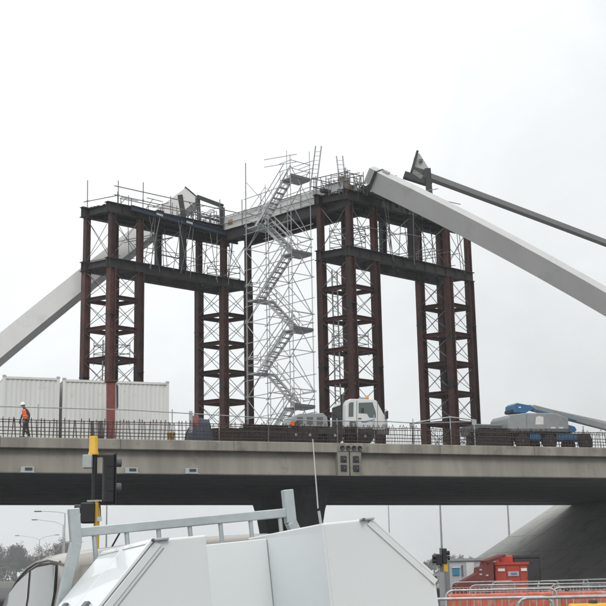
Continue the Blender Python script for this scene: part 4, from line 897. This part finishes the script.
# ------------------------------------------------------------------ lamp posts
def lamp_post(label, px, py_base, Y, h, arms):
    b_ = atY(px, py_base, Y); root = thing('lamp_post', label, 'lamp post', (b_.x, Y, 0), 'street lamps beyond the bridge')
    MB().tube((b_.x, Y, 0), (b_.x, Y, h - 0.3), 0.13, 10, 0.06).build('pole', 'galv', root)
    for sg, ln, rise in arms:
        p0 = V((b_.x, Y, h - 0.3)); p2 = p0 + V((sg * ln, 0, rise)); p1_ = p0.lerp(p2, 0.3) + UP * rise * 0.25
        a = MB().path([p0, p1_, p2], 0.04, 6).build('arm', 'galv', root)
        MB().box(p2 + V((sg * 0.35, 0, -0.02)), (0.85, 0.28, 0.14)).build('lamp_head', 'dgrey', root, bevel=0.03)
lamp_post('nearest of the curved street lamps at the left, highest in the picture', 64, 560, 150, 9.2, [(-1, 2.9, 0.3)])
lamp_post('second street lamp at the left, arm reaching left below the first', 62.5, 560, 190, 9.4, [(-1, 4.0, 0.9)])
lamp_post('farthest double armed street lamp at the left edge', 39, 560, 255, 9.2, [(-1, 4.2, 0.9), (1, 3.2, 0.9)])
lamp_post('thin lamp post beside the black traffic signal post', 106, 560, 140, 11, [(-1, 2.0, 0.3)])
lamp_post('lamp post above the white toolbox with a short arm at its top', 390, 555, 157, 9.8, [(-1, 0.9, 0.1)])
lamp_post('tall lamp post above the small far traffic signal', 442.3, 560, 124, 11.5, [(-1, 2.0, 0.3)])
lamp_post('lamp post rising behind the abutment slope edge', 510.5, 560, 135, 12.5, [(1, 2.0, 0.3)])

# ------------------------------------------------------------------ trees
def tree(name, label, x, Y, h, rad, m, n, sv, bare=False, group=None):
    r_ = random.Random(sv); root = thing(name, label, 'tree', (x, Y, 0), group)
    mb = MB(); b0 = V((x, Y, -0.1)); tops = []
    mb.tube(b0, b0 + UP * h * 0.4, h * 0.03, 7, h * 0.02)
    for k in range(9 if bare else 16):
        a = k * 2.4 + r_.uniform(-.4, .4); st_ = b0 + UP * h * r_.uniform(0.22, 0.42); e = V((x + math.cos(a) * rad * r_.uniform(.4, .85), Y + math.sin(a) * rad * r_.uniform(.4, .85), h * r_.uniform(.55 if bare else .3, .93)))
        mid = st_.lerp(e, 0.5) + UP * h * 0.05; mb.tube(st_, mid, h * 0.014, 5, h * 0.009); mb.tube(mid, e, h * 0.009, 5, h * 0.003); tops += [mid, e, e]
        for q in range(4 if bare else 2):
            f_ = mid.lerp(e, r_.random()); g = f_ + V((r_.uniform(-1, 1), r_.uniform(-1, 1), r_.uniform(.1, 1))) * rad * 0.4; mb.tube(f_, g, h * 0.005, 4, h * 0.002); tops.append(g)
    mb.build('trunk', 'bark', root)
    vs, fs = [], []
    cl = [(p + V((r_.gauss(0, .12), r_.gauss(0, .12), r_.gauss(0, .08))) * rad, r_.uniform(.18, .38) * rad) for p in tops]
    for i in range(n):
        c, cr2 = r_.choice(cl); p = c + V((r_.gauss(0, 1), r_.gauss(0, 1), r_.gauss(0, .8))) * cr2 * 0.6
        if p.z < h * (0.3 if bare else 0.02): continue
        s_ = (0.05 if bare else 0.10) * h * r_.uniform(.35, .8) * 0.55; u_ = V((r_.gauss(0, 1), r_.gauss(0, 1), r_.gauss(0, 1))).normalized(); v_ = u_.cross(V((r_.gauss(0, 1), r_.gauss(0, 1), r_.gauss(0, 1)))).normalized()
        k = len(vs); vs += [p - u_ * s_, p + v_ * s_ * 0.45, p + u_ * s_, p - v_ * s_ * 0.45]; fs.append((k, k + 1, k + 2, k + 3))
    MB().add(vs, fs).build('crown', m, root)
G_ = 'distant trees beyond the bridge'
for lab, px, Y, top_y, radpx, m, sv, bare, n in (
    ('grey green tree at the far left edge above the car', 2, 200, 549, 16, 'leaf1', 1, False, 4200),
    ('rounded grey tree left of the double armed lamp', 17, 215, 546, 11, 'leaf1', 2, False, 4200),
    ('broad low tree behind the car windscreen', 30, 170, 556, 14, 'leaf2', 3, False, 4200),
    ('russet bare twigged tree under the double armed lamp', 42, 150, 545, 11, 'leaf3', 4, True, 2200),
    ('taller bare russet tree beside the aluminium rack', 58, 165, 537, 11, 'leaf3', 5, True, 2400),
    ('grey tree seen just behind the rack upright', 70, 230, 540, 12, 'leaf1', 6, False, 3000),
    ('pale conifer shaped tree left of the far traffic signal', 434, 240, 560, 8, 'leaf2', 7, False, 3000),
    ('taller hazy tree behind the far traffic signal', 447, 250, 554, 7, 'leaf1', 8, False, 3000),
    ('low hazy tree at the slanting toolbox edge', 424, 235, 565, 8, 'leaf1', 9, False, 2600),
    ('hazy tree beside the site hut', 458, 260, 562, 7, 'leaf2', 10, False, 2600),
    ('far dark tree low behind the car bonnet', -12, 160, 553, 18, 'leaf2', 11, False, 4200)):
    Y *= 3.5 if Y < 215 else 3.0; p = atY(px, top_y, Y); tree('tree', lab, p.x, Y, max(p.z, 2.5), radpx / F606 * Y, m, n, sv, bare, G_)
r_ = random.Random(77); vs, fs = [], []
for i in range(9000):                                   # far scrub that reads as one mass
    Y = r_.uniform(520, 600); px = r_.choice((r_.uniform(-60, 100), r_.uniform(-60, 100), r_.uniform(380, 480))); x = (px - 303) / F606 * Y; hh_ = 4.5 + 2.5 * math.sin(px * 0.21) + 1.5 * math.sin(px * 0.53 + 1)
    p = V((x, Y, r_.uniform(0, 1) ** 0.7 * max(1.5, hh_))); s_ = r_.uniform(.3, .75); u_ = V((r_.gauss(0, 1), r_.gauss(0, 1), r_.gauss(0, 1))).normalized(); v_ = u_.cross(V((r_.gauss(0, 1), r_.gauss(0, 1), 1))).normalized()
    k = len(vs); vs += [p - u_ * s_, p + v_ * s_ * 0.6, p + u_ * s_, p - v_ * s_ * 0.6]; fs.append((k, k + 1, k + 2, k + 3))
o = MB().add(vs, fs).build('scrub', 'leaf1'); o['kind'] = 'stuff'; o['label'] = 'low hazy scrub under the distant trees'
# roadside trees left of the car (they show in its side glass)
for k, (x, y, h) in enumerate(((-12, 21, 4.2), (-15, 24.5, 5.0), (-18.5, 28.5, 5.2))):
    tree('tree', ('roadside tree out of view left of the parked car, nearest', 'roadside tree out of view left of the parked car, middle', 'roadside tree out of view left of the parked car, farthest')[k], x, y, h, 2.4, 'leaf2', 1500, 40 + k, False, 'roadside trees')

# ------------------------------------------------------------------ site yard under the bridge at the right
YY = 60.0
rc = thing('red_container', 'bright red site machine container with white marks', 'container', (atY(511, 575, YY).x, YY, 0))
def pbox(px0, py0, px1, py1, Y, dep, nm, m, parent, ground=False, bevel=0.0):
    a, b_ = atY(px0, py0, Y), atY(px1, py1, Y); z0 = 0.0 if ground else b_.z
    return MB().box(((a.x + b_.x) / 2, Y + dep / 2, (a.z + z0) / 2), (b_.x - a.x, dep, a.z - z0)).build(nm, m, parent, bevel=bevel)
pbox(494.5, 563.5, 528.5, 585, YY, 2.4, 'body', 'red', rc, True, 0.05)
pbox(494, 562.4, 529, 564.4, YY - .05, 2.5, 'roof_rim', 'red', rc)
pbox(498, 568.6, 505, 571.2, YY - 0.04, 0.03, 'white_mark', 'decal', rc); pbox(521, 568.2, 527, 571, YY - 0.04, 0.03, 'white_mark', 'decal', rc)
pbox(508, 571.5, 519, 576, YY - 0.04, 0.03, 'pale_logo', 'lgrey', rc); pbox(511, 572.6, 517, 574.6, YY - 0.06, 0.02, 'blue_logo', 'decalb', rc)
for x in (506.5, 520.0): pbox(x, 565.5, x + .35, 584, YY - 0.012, 0.02, 'door_seam', 'redd', rc)
for x, y in ((495.6, 568), (495.6, 577), (526.6, 577)): pbox(x, y, x + .9, y + 1.6, YY - 0.035, 0.04, 'hinge', 'redd', rc)
pbox(499, 555.6, 513, 563, YY + 0.6, 1.2, 'hopper', 'red', rc, False, 0.05)
a, b_ = atY(474, 575, YY + .3), atY(494.3, 575, YY + .3)
mb = MB(); zt1 = atY(494, 563, YY).z
mb.extr([(0, 0), (b_.x - a.x, 0), (b_.x - a.x, zt1), ((b_.x - a.x) * 0.72, zt1), ((b_.x - a.x) * 0.5, zt1 * 0.82)], V((a.x, YY + .2, 0)), V((a.x, YY + 2.2, 0)), V((1, 0, 0)), UP).build('side_hopper', 'redd', rc, recalc=True)
for x, y in ((480, 571), (480, 575), (486, 576)): pbox(x - 1, y - 1, x + 2.5, y + 0.6, YY + 0.14, 0.06, 'label', 'lgrey', rc)
cr2 = thing('conveyor', 'dark red stepped side ramp leaning against the bright red container', 'ramp', (atY(470, 582, YY - .4).x, YY - .4, 0))
wp_ = [atY(x, y, YY - 0.4) for x, y in ((456, 585), (470, 577.5), (478, 573), (478.5, 567.5), (484, 566), (484.5, 563), (491, 561.5), (493.5, 561.5), (493.5, 586), (456, 588))]
q0 = wp_[0]; MB().extr([(p.x - q0.x, p.z) for p in wp_[:-2]] + [(wp_[-2].x - q0.x, 0), (0, 0)], V((q0.x, YY - 0.4, 0)), V((q0.x, YY + 1.2, 0)), V((1, 0, 0)), UP).build('ramp_body', 'redd', cr2, recalc=True)
for x, y in ((480.5, 570), (480.5, 574.5), (487, 575.5)): pbox(x - 1, y - 1, x + 1.5, y + 0.6, YY - 0.44, 0.03, 'label_plate', 'lgrey', cr2)
MB().bar(atY(484, 562, YY - 0.3), atY(502, 555.5, YY + 0.4), 0.5, 0.12).build('top_chute', 'redd', cr2)
dk = thing('dark_container', 'charcoal container behind the red one', 'container', (atY(528, 575, YY + 4).x, YY + 4, 0))
pbox(513, 556.2, 541.5, 586, YY + 2.6, 2.4, 'body', 'dark', dk, True, 0.04); pbox(512.6, 555.6, 542, 557.2, YY + 2.55, 2.5, 'top_rail', 'dark', dk)
for x in (513.3, 540.6): pbox(x - .6, 557, x + 1.0, 586, YY + 2.52, 0.15, 'corner_post', 'dgrey', dk, True)
hut = thing('site_hut', 'pale grey site hut with blue window beside the red container', 'hut', (atY(462, 575, YY + 8).x, YY + 8, 0))
pbox(449, 560, 491, 586, YY + 8, 3.0, 'wall', 'lgrey', hut, True, 0.04); pbox(448.4, 558.6, 492, 560.2, YY + 7.9, 3.2, 'roof', 'lgre', hut)
wn = pbox(452.5, 567.5, 459.5, 575, YY + 7.93, 0.05, 'window', 'teal', hut); pbox(452.0, 567, 460, 567.7, YY + 7.9, 0.06, 'frame', 'decal', wn); pbox(461.5, 565, 463.5, 576, YY + 7.93, 0.05, 'door_edge', 'dgrey', hut)
pbox(466, 562.5, 475, 585, YY + 7.94, 0.05, 'door', 'panel', hut, True)
bs_ = thing('brown_shed', 'low dark red brown shed just left of the small far traffic signal', 'shed', (atY(430, 580, 95).x, 95, 0))
pbox(421, 577.5, 436.5, 588, 95, 4, 'wall', 'redd', bs_, True); pbox(420, 576.6, 437, 578, 94.8, 4.4, 'roof', 'dgrey', bs_)
# crowd barriers
def barrier(label, px, Y, ang, wid=2.2, h=1.1):
    c = atY(px, 600, Y); c.z = 0; d = V((math.cos(ang), math.sin(ang), 0)); nrm_ = V((-d.y, d.x, 0))
    root = thing('crowd_barrier', label, 'barrier', c, 'galvanised crowd barriers at the lower right')
    pts_ = [c + UP * 0.12, c + UP * (h - 0.14)] + [c + d * (0.14 - 0.14 * math.cos(a)) + UP * (h - 0.14 + 0.14 * math.sin(a)) for a in (0.5, 1.0, 1.57)]
    e = c + d * wid
    pts_ += [e - d * (0.14 - 0.14 * math.cos(a)) + UP * (h - 0.14 + 0.14 * math.sin(a)) for a in (1.57, 1.0, 0.5)] + [e + UP * (h - 0.14), e + UP * 0.12]
    MB().path(pts_, 0.02, 8).build('frame', 'galv', root); MB().tube(c + UP * 0.22, e + UP * 0.22, 0.016, 6).build('bottom_rail', 'galv', root)
    MB().tube(c + UP * (h - 0.16), e + UP * (h - 0.16), 0.012, 6).build('mid_rail', 'galv', root)
    n_ = int(wid / 0.13)
    for k in range(1, n_): p = c + d * (wid * k / n_); MB().tube(p + UP * 0.22, p + UP * (h - 0.16), 0.011, 5).build('upright', 'galv', root)
    for f_ in (0.2, 0.8): p = c + d * wid * f_; MB().bar(p - nrm_ * 0.3 + UP * 0.03, p + nrm_ * 0.3 + UP * 0.03, 0.05, 0.03).build('foot', 'galv', root); MB().tube(p + UP * 0.04, p + UP * .22, 0.016, 6).build('leg', 'galv', root)
barrier('crowd barrier below the charcoal container, back row', 539, 38, 0.62)
barrier('crowd barrier at the right edge, back row', 584, 40, 0.15)
barrier('crowd barrier below the conveyor, back row', 452, 39, 0.35)
barrier('crowd barrier below the bright red container, back row', 492, 37, 0.30)
barrier('crowd barrier beside the far traffic signal, middle row', 446, 24.5, 0.12)
barrier('crowd barrier in the middle row at the right edge', 553, 25.5, 0.05)
barrier('crowd barrier set askew behind the middle row', 470, 31.5, -0.12)
barrier('crowd barrier behind the middle row at the right', 552, 31.0, 0.10)
barrier('nearest crowd barrier at the right corner, front row', 517, 17.2, 0.06)
barrier('nearest crowd barrier left of the corner, front row', 400, 17.6, 0.02, 2.12)
# orange water filled barriers
def water_barrier(label, px, Y, ang, m='omesh', h=0.93, L_=1.9):
    c = atY(px, 600, Y); c.z = 0; d = V((math.cos(ang), math.sin(ang), 0)); nr = V((-d.y, d.x, 0))
    root = thing('plastic_barrier', label, 'barrier', c, 'plastic road barriers')
    prof = [(-0.28, 0), (0.28, 0), (0.26, 0.12), (0.11, 0.42), (0.09, h - 0.04), (0.05, h), (-0.05, h), (-0.09, h - 0.04), (-0.11, 0.42), (-0.26, 0.12)]
    MB().extr(prof, c, c + d * L_, nr, UP).build('body', m, root, bevel=0.02, recalc=True)
    for k in range(3): p = c + d * (0.35 + k * 0.6); MB().box(p - nr * 0.105 + UP * 0.66, (0.32, 0.03, 0.28), (d, nr, UP)).build('recess_panel', m, root, bevel=0.01)
    MB().lathe([(0.05, 0), (0.05, 0.03), (0.02, 0.035)], c + d * L_ / 2 + UP * h, 10).build('filler_cap', 'dark', root)
for k, (px, Y, ang) in enumerate(((448, 30, 0.05), (528, 30.5, 0.05), (608, 31, 0.05))):
    water_barrier(('orange plastic road barrier nearest the far traffic signal', 'orange plastic road barrier in the middle of its row', 'orange plastic road barrier at the right edge')[k], px, Y, ang)
water_barrier('yellow plastic barrier end showing at the bottom right corner', 569, 14.2, 0.12, 'yellow', 1.10, 0.55)
cn = thing('traffic_cone', 'small orange cone with white band behind the barriers', 'cone', (atY(551, 590, 34).x, 34, 0))
cx = atY(551, 590, 34).x
MB().box((cx, 34, 0.02), (0.4, 0.4, 0.04)).build('base', 'dark', cn); MB().lathe([(0.16, 0.04), (0.045, 0.98), (0.02, 0.99)], (cx, 34, 0), 14).build('body', 'orange', cn); MB().lathe([(0.111, 0.48), (0.086, 0.70)], (cx, 34, 0), 14).build('white_band', 'decal', cn)

# ------------------------------------------------------------------ utility truck in the foreground
struct('footpath', MB().add([(0.36, 4, 0), (0.36, 4, .15), (9, 4, .15), (9, 4, 0), (-2.0, 14, 0), (-2.0, 14, .15), (9, 14, .15), (9, 14, 0)], [(0, 1, 5, 4), (1, 2, 6, 5), (0, 3, 2, 1), (4, 5, 6, 7)]), 'kerb')
ut = thing('utility_truck', 'beige utility truck with white toolboxes and aluminium rack in the foreground', 'truck', (0, 0, 0))
H = 1.675; LB = 1.42; CP = 1.03
def U(name, mb, m, parent=ut, bevel=0.0, recalc=True): return mb.build(name, m, parent, bevel, recalc)
def flat(pts_, th, nv):           # thick plate from a 3-D polygon
    mb = MB(); n_ = len(pts_); vs = [V(p) for p in pts_] + [V(p) + nv * th for p in pts_]
    return mb.add(vs, [tuple(range(n_))[::-1], tuple(range(n_, 2 * n_))] + [(i, (i + 1) % n_, n_ + (i + 1) % n_, n_ + i) for i in range(n_)])
YV = V((0, 1, 0))
for sg, nm in ((-1, 'left'), (1, 'right')):
    ib = 0.385 if sg > 0 else 0.32
    ob_ = 0.605 if sg < 0 else 0.69
    pr = [(ib, 0.78), (ib, H), (ob_, H), (ob_ + 0.385, H - 0.385), (ob_ + 0.385, 0.78)]
    tb_ = U('toolbox', MB().extr([(sg * a, b_) for a, b_ in pr], V((0, 0, 0)), V((0, LB, 0)), V((1, 0, 0)), UP), 'white', bevel=0.008)
    tb_['label'] = nm + ' white toolbox with sloping lid'
    nv = V((sg * 0.707, 0, 0.707))
    for y0, y1 in ((0.012, LB * 0.49), (LB * 0.51, LB - 0.012)):          # two sloping lid doors
        q = [V((sg * (ob_ + .007), y0, H - 0.003)), V((sg * (ob_ + .007), y1, H - 0.003)), V((sg * (ob_ + .373), y1, H - 0.372)), V((sg * (ob_ + .373), y0, H - 0.372))]
        ld_ = U('lid', flat(q, 0.022, nv), 'white', tb_, 0.006)
        c = (q[0] + q[1]) / 2 * 0.10 + (q[2] + q[3]) / 2 * 0.90 + nv * 0.03
        U('lid_seal', flat([p - nv * 0.001 + (p - (q[0] + q[2]) / 2).normalized() * 0.006 for p in q], 0.004, nv), 'dgrey', ld_)
        U('pressed_rib', MB().bar((q[0] + q[1]) / 2 * 0.93 + (q[2] + q[3]) / 2 * 0.07 + nv * 0.024 - YV * (y1 - y0) * 0.44, (q[0] + q[1]) / 2 * 0.93 + (q[2] + q[3]) / 2 * 0.07 + nv * 0.024 + YV * (y1 - y0) * 0.44, 0.02, 0.008, nv), 'white', ld_, 0.003)
        U('latch', MB().box(c, (0.12, 0.05, 0.02), (YV, nv.cross(YV), nv)), 'dgrey', ld_, 0.005)
    # rear face frame strip following the slope, drip lip and hinge block at its top
    e0, e1_ = V((sg * (ob_ - .007), -0.006, H - 0.02)), V((sg * (ob_ + .38), -0.006, H - 0.41))
    U('edge_strip', MB().bar(e0, e1_, 0.012, 0.035, YV.cross(e1_ - e0)), 'white', tb_)
    if sg < 0: U('seal', MB().bar(e0 - V((sg * .028, -.003, .028)), e1_ - V((sg * .028, -.003, .028)), 0.008, 0.006, YV.cross(e1_ - e0)), 'lgre', tb_)
    hb = U('hinge_block', MB().box((sg * (ob_ - .02), -0.012, H + 0.0), (0.09, 0.03, 0.016)), 'lgrey', tb_, 0.006)
    U('hinge_pin', MB().lathe([(0.009, 0), (0.009, 0.012), (0.004, 0.014)], (ob_ - .05 if sg > 0 else -0.635, -0.027, H - 0.001), 10, V((0, -1, 0)), UP), 'dgrey', hb)
    U('rear_panel', MB().extr([(sg * (ib + .015), 0.80), (sg * (ib + .015), H - 0.012), (sg * (ob_ - .02), H - 0.012), (sg * (ob_ + .345), H - 0.38), (sg * (ob_ + .345), 0.80)], V((0, -0.004, 0)), V((0, 0.0, 0)), V((1, 0, 0)), UP), 'white', tb_)
U('front_panel', MB().box((0.0325, CP, (H + 0.78) / 2 - 0.012), (0.70, 0.03, H - 0.78 - 0.03)), 'white', bevel=0.006)
U('tray', MB().box((0, 0.78, 0.735), (1.92, 1.62, 0.08)), 'white', bevel=0.01)
U('tailgate', MB().box((0, -0.01, 0.86), (0.75, 0.03, 0.16)), 'white', bevel=0.008)
U('chassis_rail', MB().box((0.4, 2.9, 0.55), (0.1, 5.8, 0.16)), 'dark'); U('chassis_rail', MB().box((-0.4, 2.9, 0.55), (0.1, 5.8, 0.16)), 'dark')
for sg in (-1, 1):
    tl = U('tail_light', MB().box((sg * 0.82, -0.03, 0.66), (0.3, 0.04, 0.11)), 'red', bevel=0.01); U('mudflap', MB().box((sg * 0.75, 0.28, 0.42), (0.3, 0.02, 0.4)), 'rubber')
for y in (0.85, 5.45):
    for sg in (-1, 1):
        wheel(V((sg * 0.78, y, 0.355)), 0.355, 0.25, ut, V((-sg, 0, 0)))
# aluminium rack behind the cab
RY = 1.5; rk = U('rack', MB().bar((-0.80, RY, 1.825), (0.76, RY, 1.825), 0.05, 0.062), 'alu', bevel=0.006); rk['label'] = 'aluminium headboard rack behind the cab'
for sg in (-1, 1):
    rx = 0.735 if sg > 0 else -0.785
    up_ = U('upright', MB().bar((rx, RY, 1.75), (rx, RY, 1.985), 0.072, 0.075, YV), 'alu', rk, 0.006)
    U('raked_leg', MB().bar((rx, RY, 1.76), (sg * 0.93, RY + 0.02, 1.28), 0.072, 0.075, YV), 'alu', rk, 0.006)
    U('lower_leg', MB().bar((sg * 0.93, RY + 0.02, 1.30), (sg * 0.93, RY + 0.02, 0.76), 0.072, 0.075, YV), 'alu', rk, 0.006)
for k in range(7): x = -0.66 + k * 0.22; U('bar', MB().tube((x, RY, 1.80), (x, RY, 1.10), 0.016, 8), 'alu', rk)
U('bottom_rail', MB().bar((-0.9, RY, 1.12), (0.9, RY, 1.12), 0.05, 0.05), 'alu', rk); U('stud', MB().box((-0.62, RY - 0.01, 1.90), (0.0001 + 0.03, 0.03, 0.03)), 'alu', rk)
# cab: lofted shell
secs = [  # y, half width at sill, belt, cant rail, z belt, z cant, z crown
    (1.66, 0.88, 0.89, 0.76, 1.20, 1.60, 1.675), (1.76, 0.90, 0.91, 0.785, 1.20, 1.68, 1.722), (2.2, 0.92, 0.93, 0.80, 1.19, 1.715, 1.745), (2.8, 0.92, 0.94, 0.81, 1.18, 1.72, 1.748),
    (3.3, 0.92, 0.94, 0.81, 1.17, 1.695, 1.73), (3.9, 0.92, 0.94, 0.82, 1.16, 1.63, 1.66), (4.5, 0.92, 0.94, 0.84, 1.16, 1.52, 1.55), (5.2, 0.92, 0.93, 0.85, 1.14, 1.33, 1.36), (5.7, 0.91, 0.90, 0.78, 1.08, 1.17, 1.2), (6.3, 0.89, 0.85, 0.65, 0.95, 1.04, 1.08), (6.5, 0.85, 0.80, 0.55, 0.85, 0.92, 0.95)]
vs = []
for y, a, b_, c_, zb, zc_, zr in secs:
    half = [(a * 0.97, 0.48), (a, 0.75), (b_, zb), ((b_ * .45 + c_ * .55), zb + (zc_ - zb) * .55 + .0), (c_ + 0.035, zc_ - 0.045), (c_ - 0.03, zc_ + 0.005), (c_ * 0.55, zr - 0.012), (0, zr)]
    vs += [V((-x, y, z)) for x, z in half] + [V((x, y, z)) for x, z in half[-2::-1]]
nn = 15
mb = MB(); mb.add(vs, [(r * nn + i, r * nn + i + 1, (r + 1) * nn + i + 1, (r + 1) * nn + i) for r in range(len(secs) - 1) for i in range(nn - 1)] + [tuple(range(nn)), tuple(range((len(secs) - 1) * nn, len(secs) * nn))], True)
cab = U('cab', mb, 'champ'); cab['label'] = 'beige cab with sloping windscreen'
def side_pt(y, f_, sg, out=0.006):      # point on the glazing plane: f 0 belt .. 1 cant rail
    for s0_, s1_ in zip(secs[:-1], secs[1:]):
        if s0_[0] <= y <= s1_[0]:
            k = (y - s0_[0]) / (s1_[0] - s0_[0]); L2 = [p + (q - p) * k for p, q in zip(s0_, s1_)]; break
    xb, xc, zb, zc_ = L2[2], L2[3], L2[4], L2[5]
    if f_ < 0.55: xm, zm = xb * .45 + xc * .55, zb + (zc_ - zb) * .55; g = f_ / 0.55; x, z = xb + (xm - xb) * g, zb + (zm - zb) * g
    else: xm, zm = xb * .45 + xc * .55, zb + (zc_ - zb) * .55; g = (f_ - .55) / .45; x, z = xm + (xc + .035 - xm) * g, zm + (zc_ - .045 - zm) * g
    return V((sg * (x + out), y, z + out * .4))
for sg in (-1, 1):
    def strip(name, ys, f0, f1, m, out, parent=cab):
        vs = []
        for y in ys:
            for f_ in (f0(y), (f0(y) + f1(y)) / 2, f1(y)): vs.append(side_pt(y, f_, sg, out))
        return U(name, MB().add(vs, [(3 * i + j, 3 * i + j + 1, 3 * i + j + 4, 3 * i + j + 3) for i in range(len(ys) - 1) for j in range(2)], True), m)
    ft = lambda y: 0.93 if y > 1.9 else 0.93 - (1.9 - y) * 2
    strip('window_seal', [2.0, 2.2, 2.5, 2.8, 3.05, 3.3, 3.6, 3.9, 4.2, 4.5, 4.9], lambda y: 0.02, lambda y: 0.97, 'black', 0.006)
    strip('rear_side_glass', [2.03, 2.2, 2.5, 2.8, 3.1], lambda y: 0.03, lambda y: 0.945, 'uteglass', 0.010)
    strip('front_side_glass', [3.22, 3.3, 3.6, 3.9, 4.2, 4.5, 4.82], lambda y: 0.03, lambda y: 0.945, 'uteglass', 0.010)
vs = [V((sx_ * w_, y, z + 0.012)) for y, w_, z in ((3.4, 0.70, 1.70), (3.9, 0.73, 1.63), (4.5, 0.75, 1.52), (5.15, 0.77, 1.345)) for sx_ in (-1, 0, 1)]
for i, v_ in enumerate(vs):
    if i % 3 == 1: v_.z += 0.035
U('windscreen', MB().add(vs, [(0, 1, 4, 3), (1, 2, 5, 4), (3, 4, 7, 6), (4, 5, 8, 7), (6, 7, 10, 9), (7, 8, 11, 10)], True), 'uteglass')
U('rear_glass', MB().box((0, 1.652, 1.43), (1.15, 0.012, 0.30)), 'uteglass', bevel=0.004)
for sg in (-1, 1):
    for y in (1.93, 3.16): U('door_gap', MB().bar(side_pt(y, 0.0, sg, 0.004), V((sg * 0.915, y, 0.6)), 0.006, 0.006), 'black')
    U('door_handle', MB().box((sg * 0.945, 2.15, 1.08), (0.03, 0.2, 0.035)), 'champ', bevel=0.008)
U('roof_gutter', MB().path([V((-0.855, y, z)) for y, z in ((1.76, 1.65), (2.2, 1.685), (2.8, 1.69), (3.3, 1.665), (3.9, 1.60), (4.5, 1.49), (5.2, 1.30))], 0.012, 6), 'champ')
U('roof_gutter', MB().path([V((0.855, y, z)) for y, z in ((1.76, 1.65), (2.2, 1.685), (2.8, 1.69), (3.3, 1.665), (3.9, 1.60), (4.5, 1.49), (5.2, 1.30))], 0.012, 6), 'champ')
U('aerial', MB().tube((-0.28, 2.9, 1.72), (-0.16, 2.8, 1.92), 0.007, 6), 'black')
for sg in (-1, 1): U('side_mirror', MB().box((sg * 1.0, 4.75, 1.25), (0.18, 0.1, 0.26)), 'black', bevel=0.03); U('headlight', MB().box((sg * 0.68, 6.37, 0.86), (0.3, 0.08, 0.14)), 'lamp', bevel=0.02)
# whip antenna on the right toolbox
U('antenna_base', MB().tube((0.392, 0.03, H), (0.388, 0.03, H + 0.075), 0.009, 8), 'lgrey'); U('antenna_whip', MB().tube((0.385, 0.03, H + 0.09), (0.40, 0.03, H + 0.50), 0.004, 6, 0.0028), 'panel')
ut.location = (-0.125, 7.245, 0.075); ut.rotation_euler = (math.radians(-1.6), math.radians(-4.9), math.radians(20.5))

# ------------------------------------------------------------------ haze
HAZE = 0.0005
if HAZE > 0:
    hm = bpy.data.materials.new('haze_air'); hm.use_nodes = True; t = hm.node_tree; t.nodes.clear()
    vo = t.nodes.new('ShaderNodeVolumePrincipled'); vo.inputs['Color'].default_value = (0.93, 0.95, 0.97, 1); vo.inputs['Density'].default_value = HAZE; vo.inputs['Anisotropy'].default_value = 0.2
    ou = t.nodes.new('ShaderNodeOutputMaterial'); t.links.new(vo.outputs[0], ou.inputs['Volume'])
    h_ = MB().box((0, 380, 24), (1430, 970, 50)).build('haze', hm); h_['kind'] = 'stuff'; h_['label'] = 'thin pale haze in the air over the whole site'
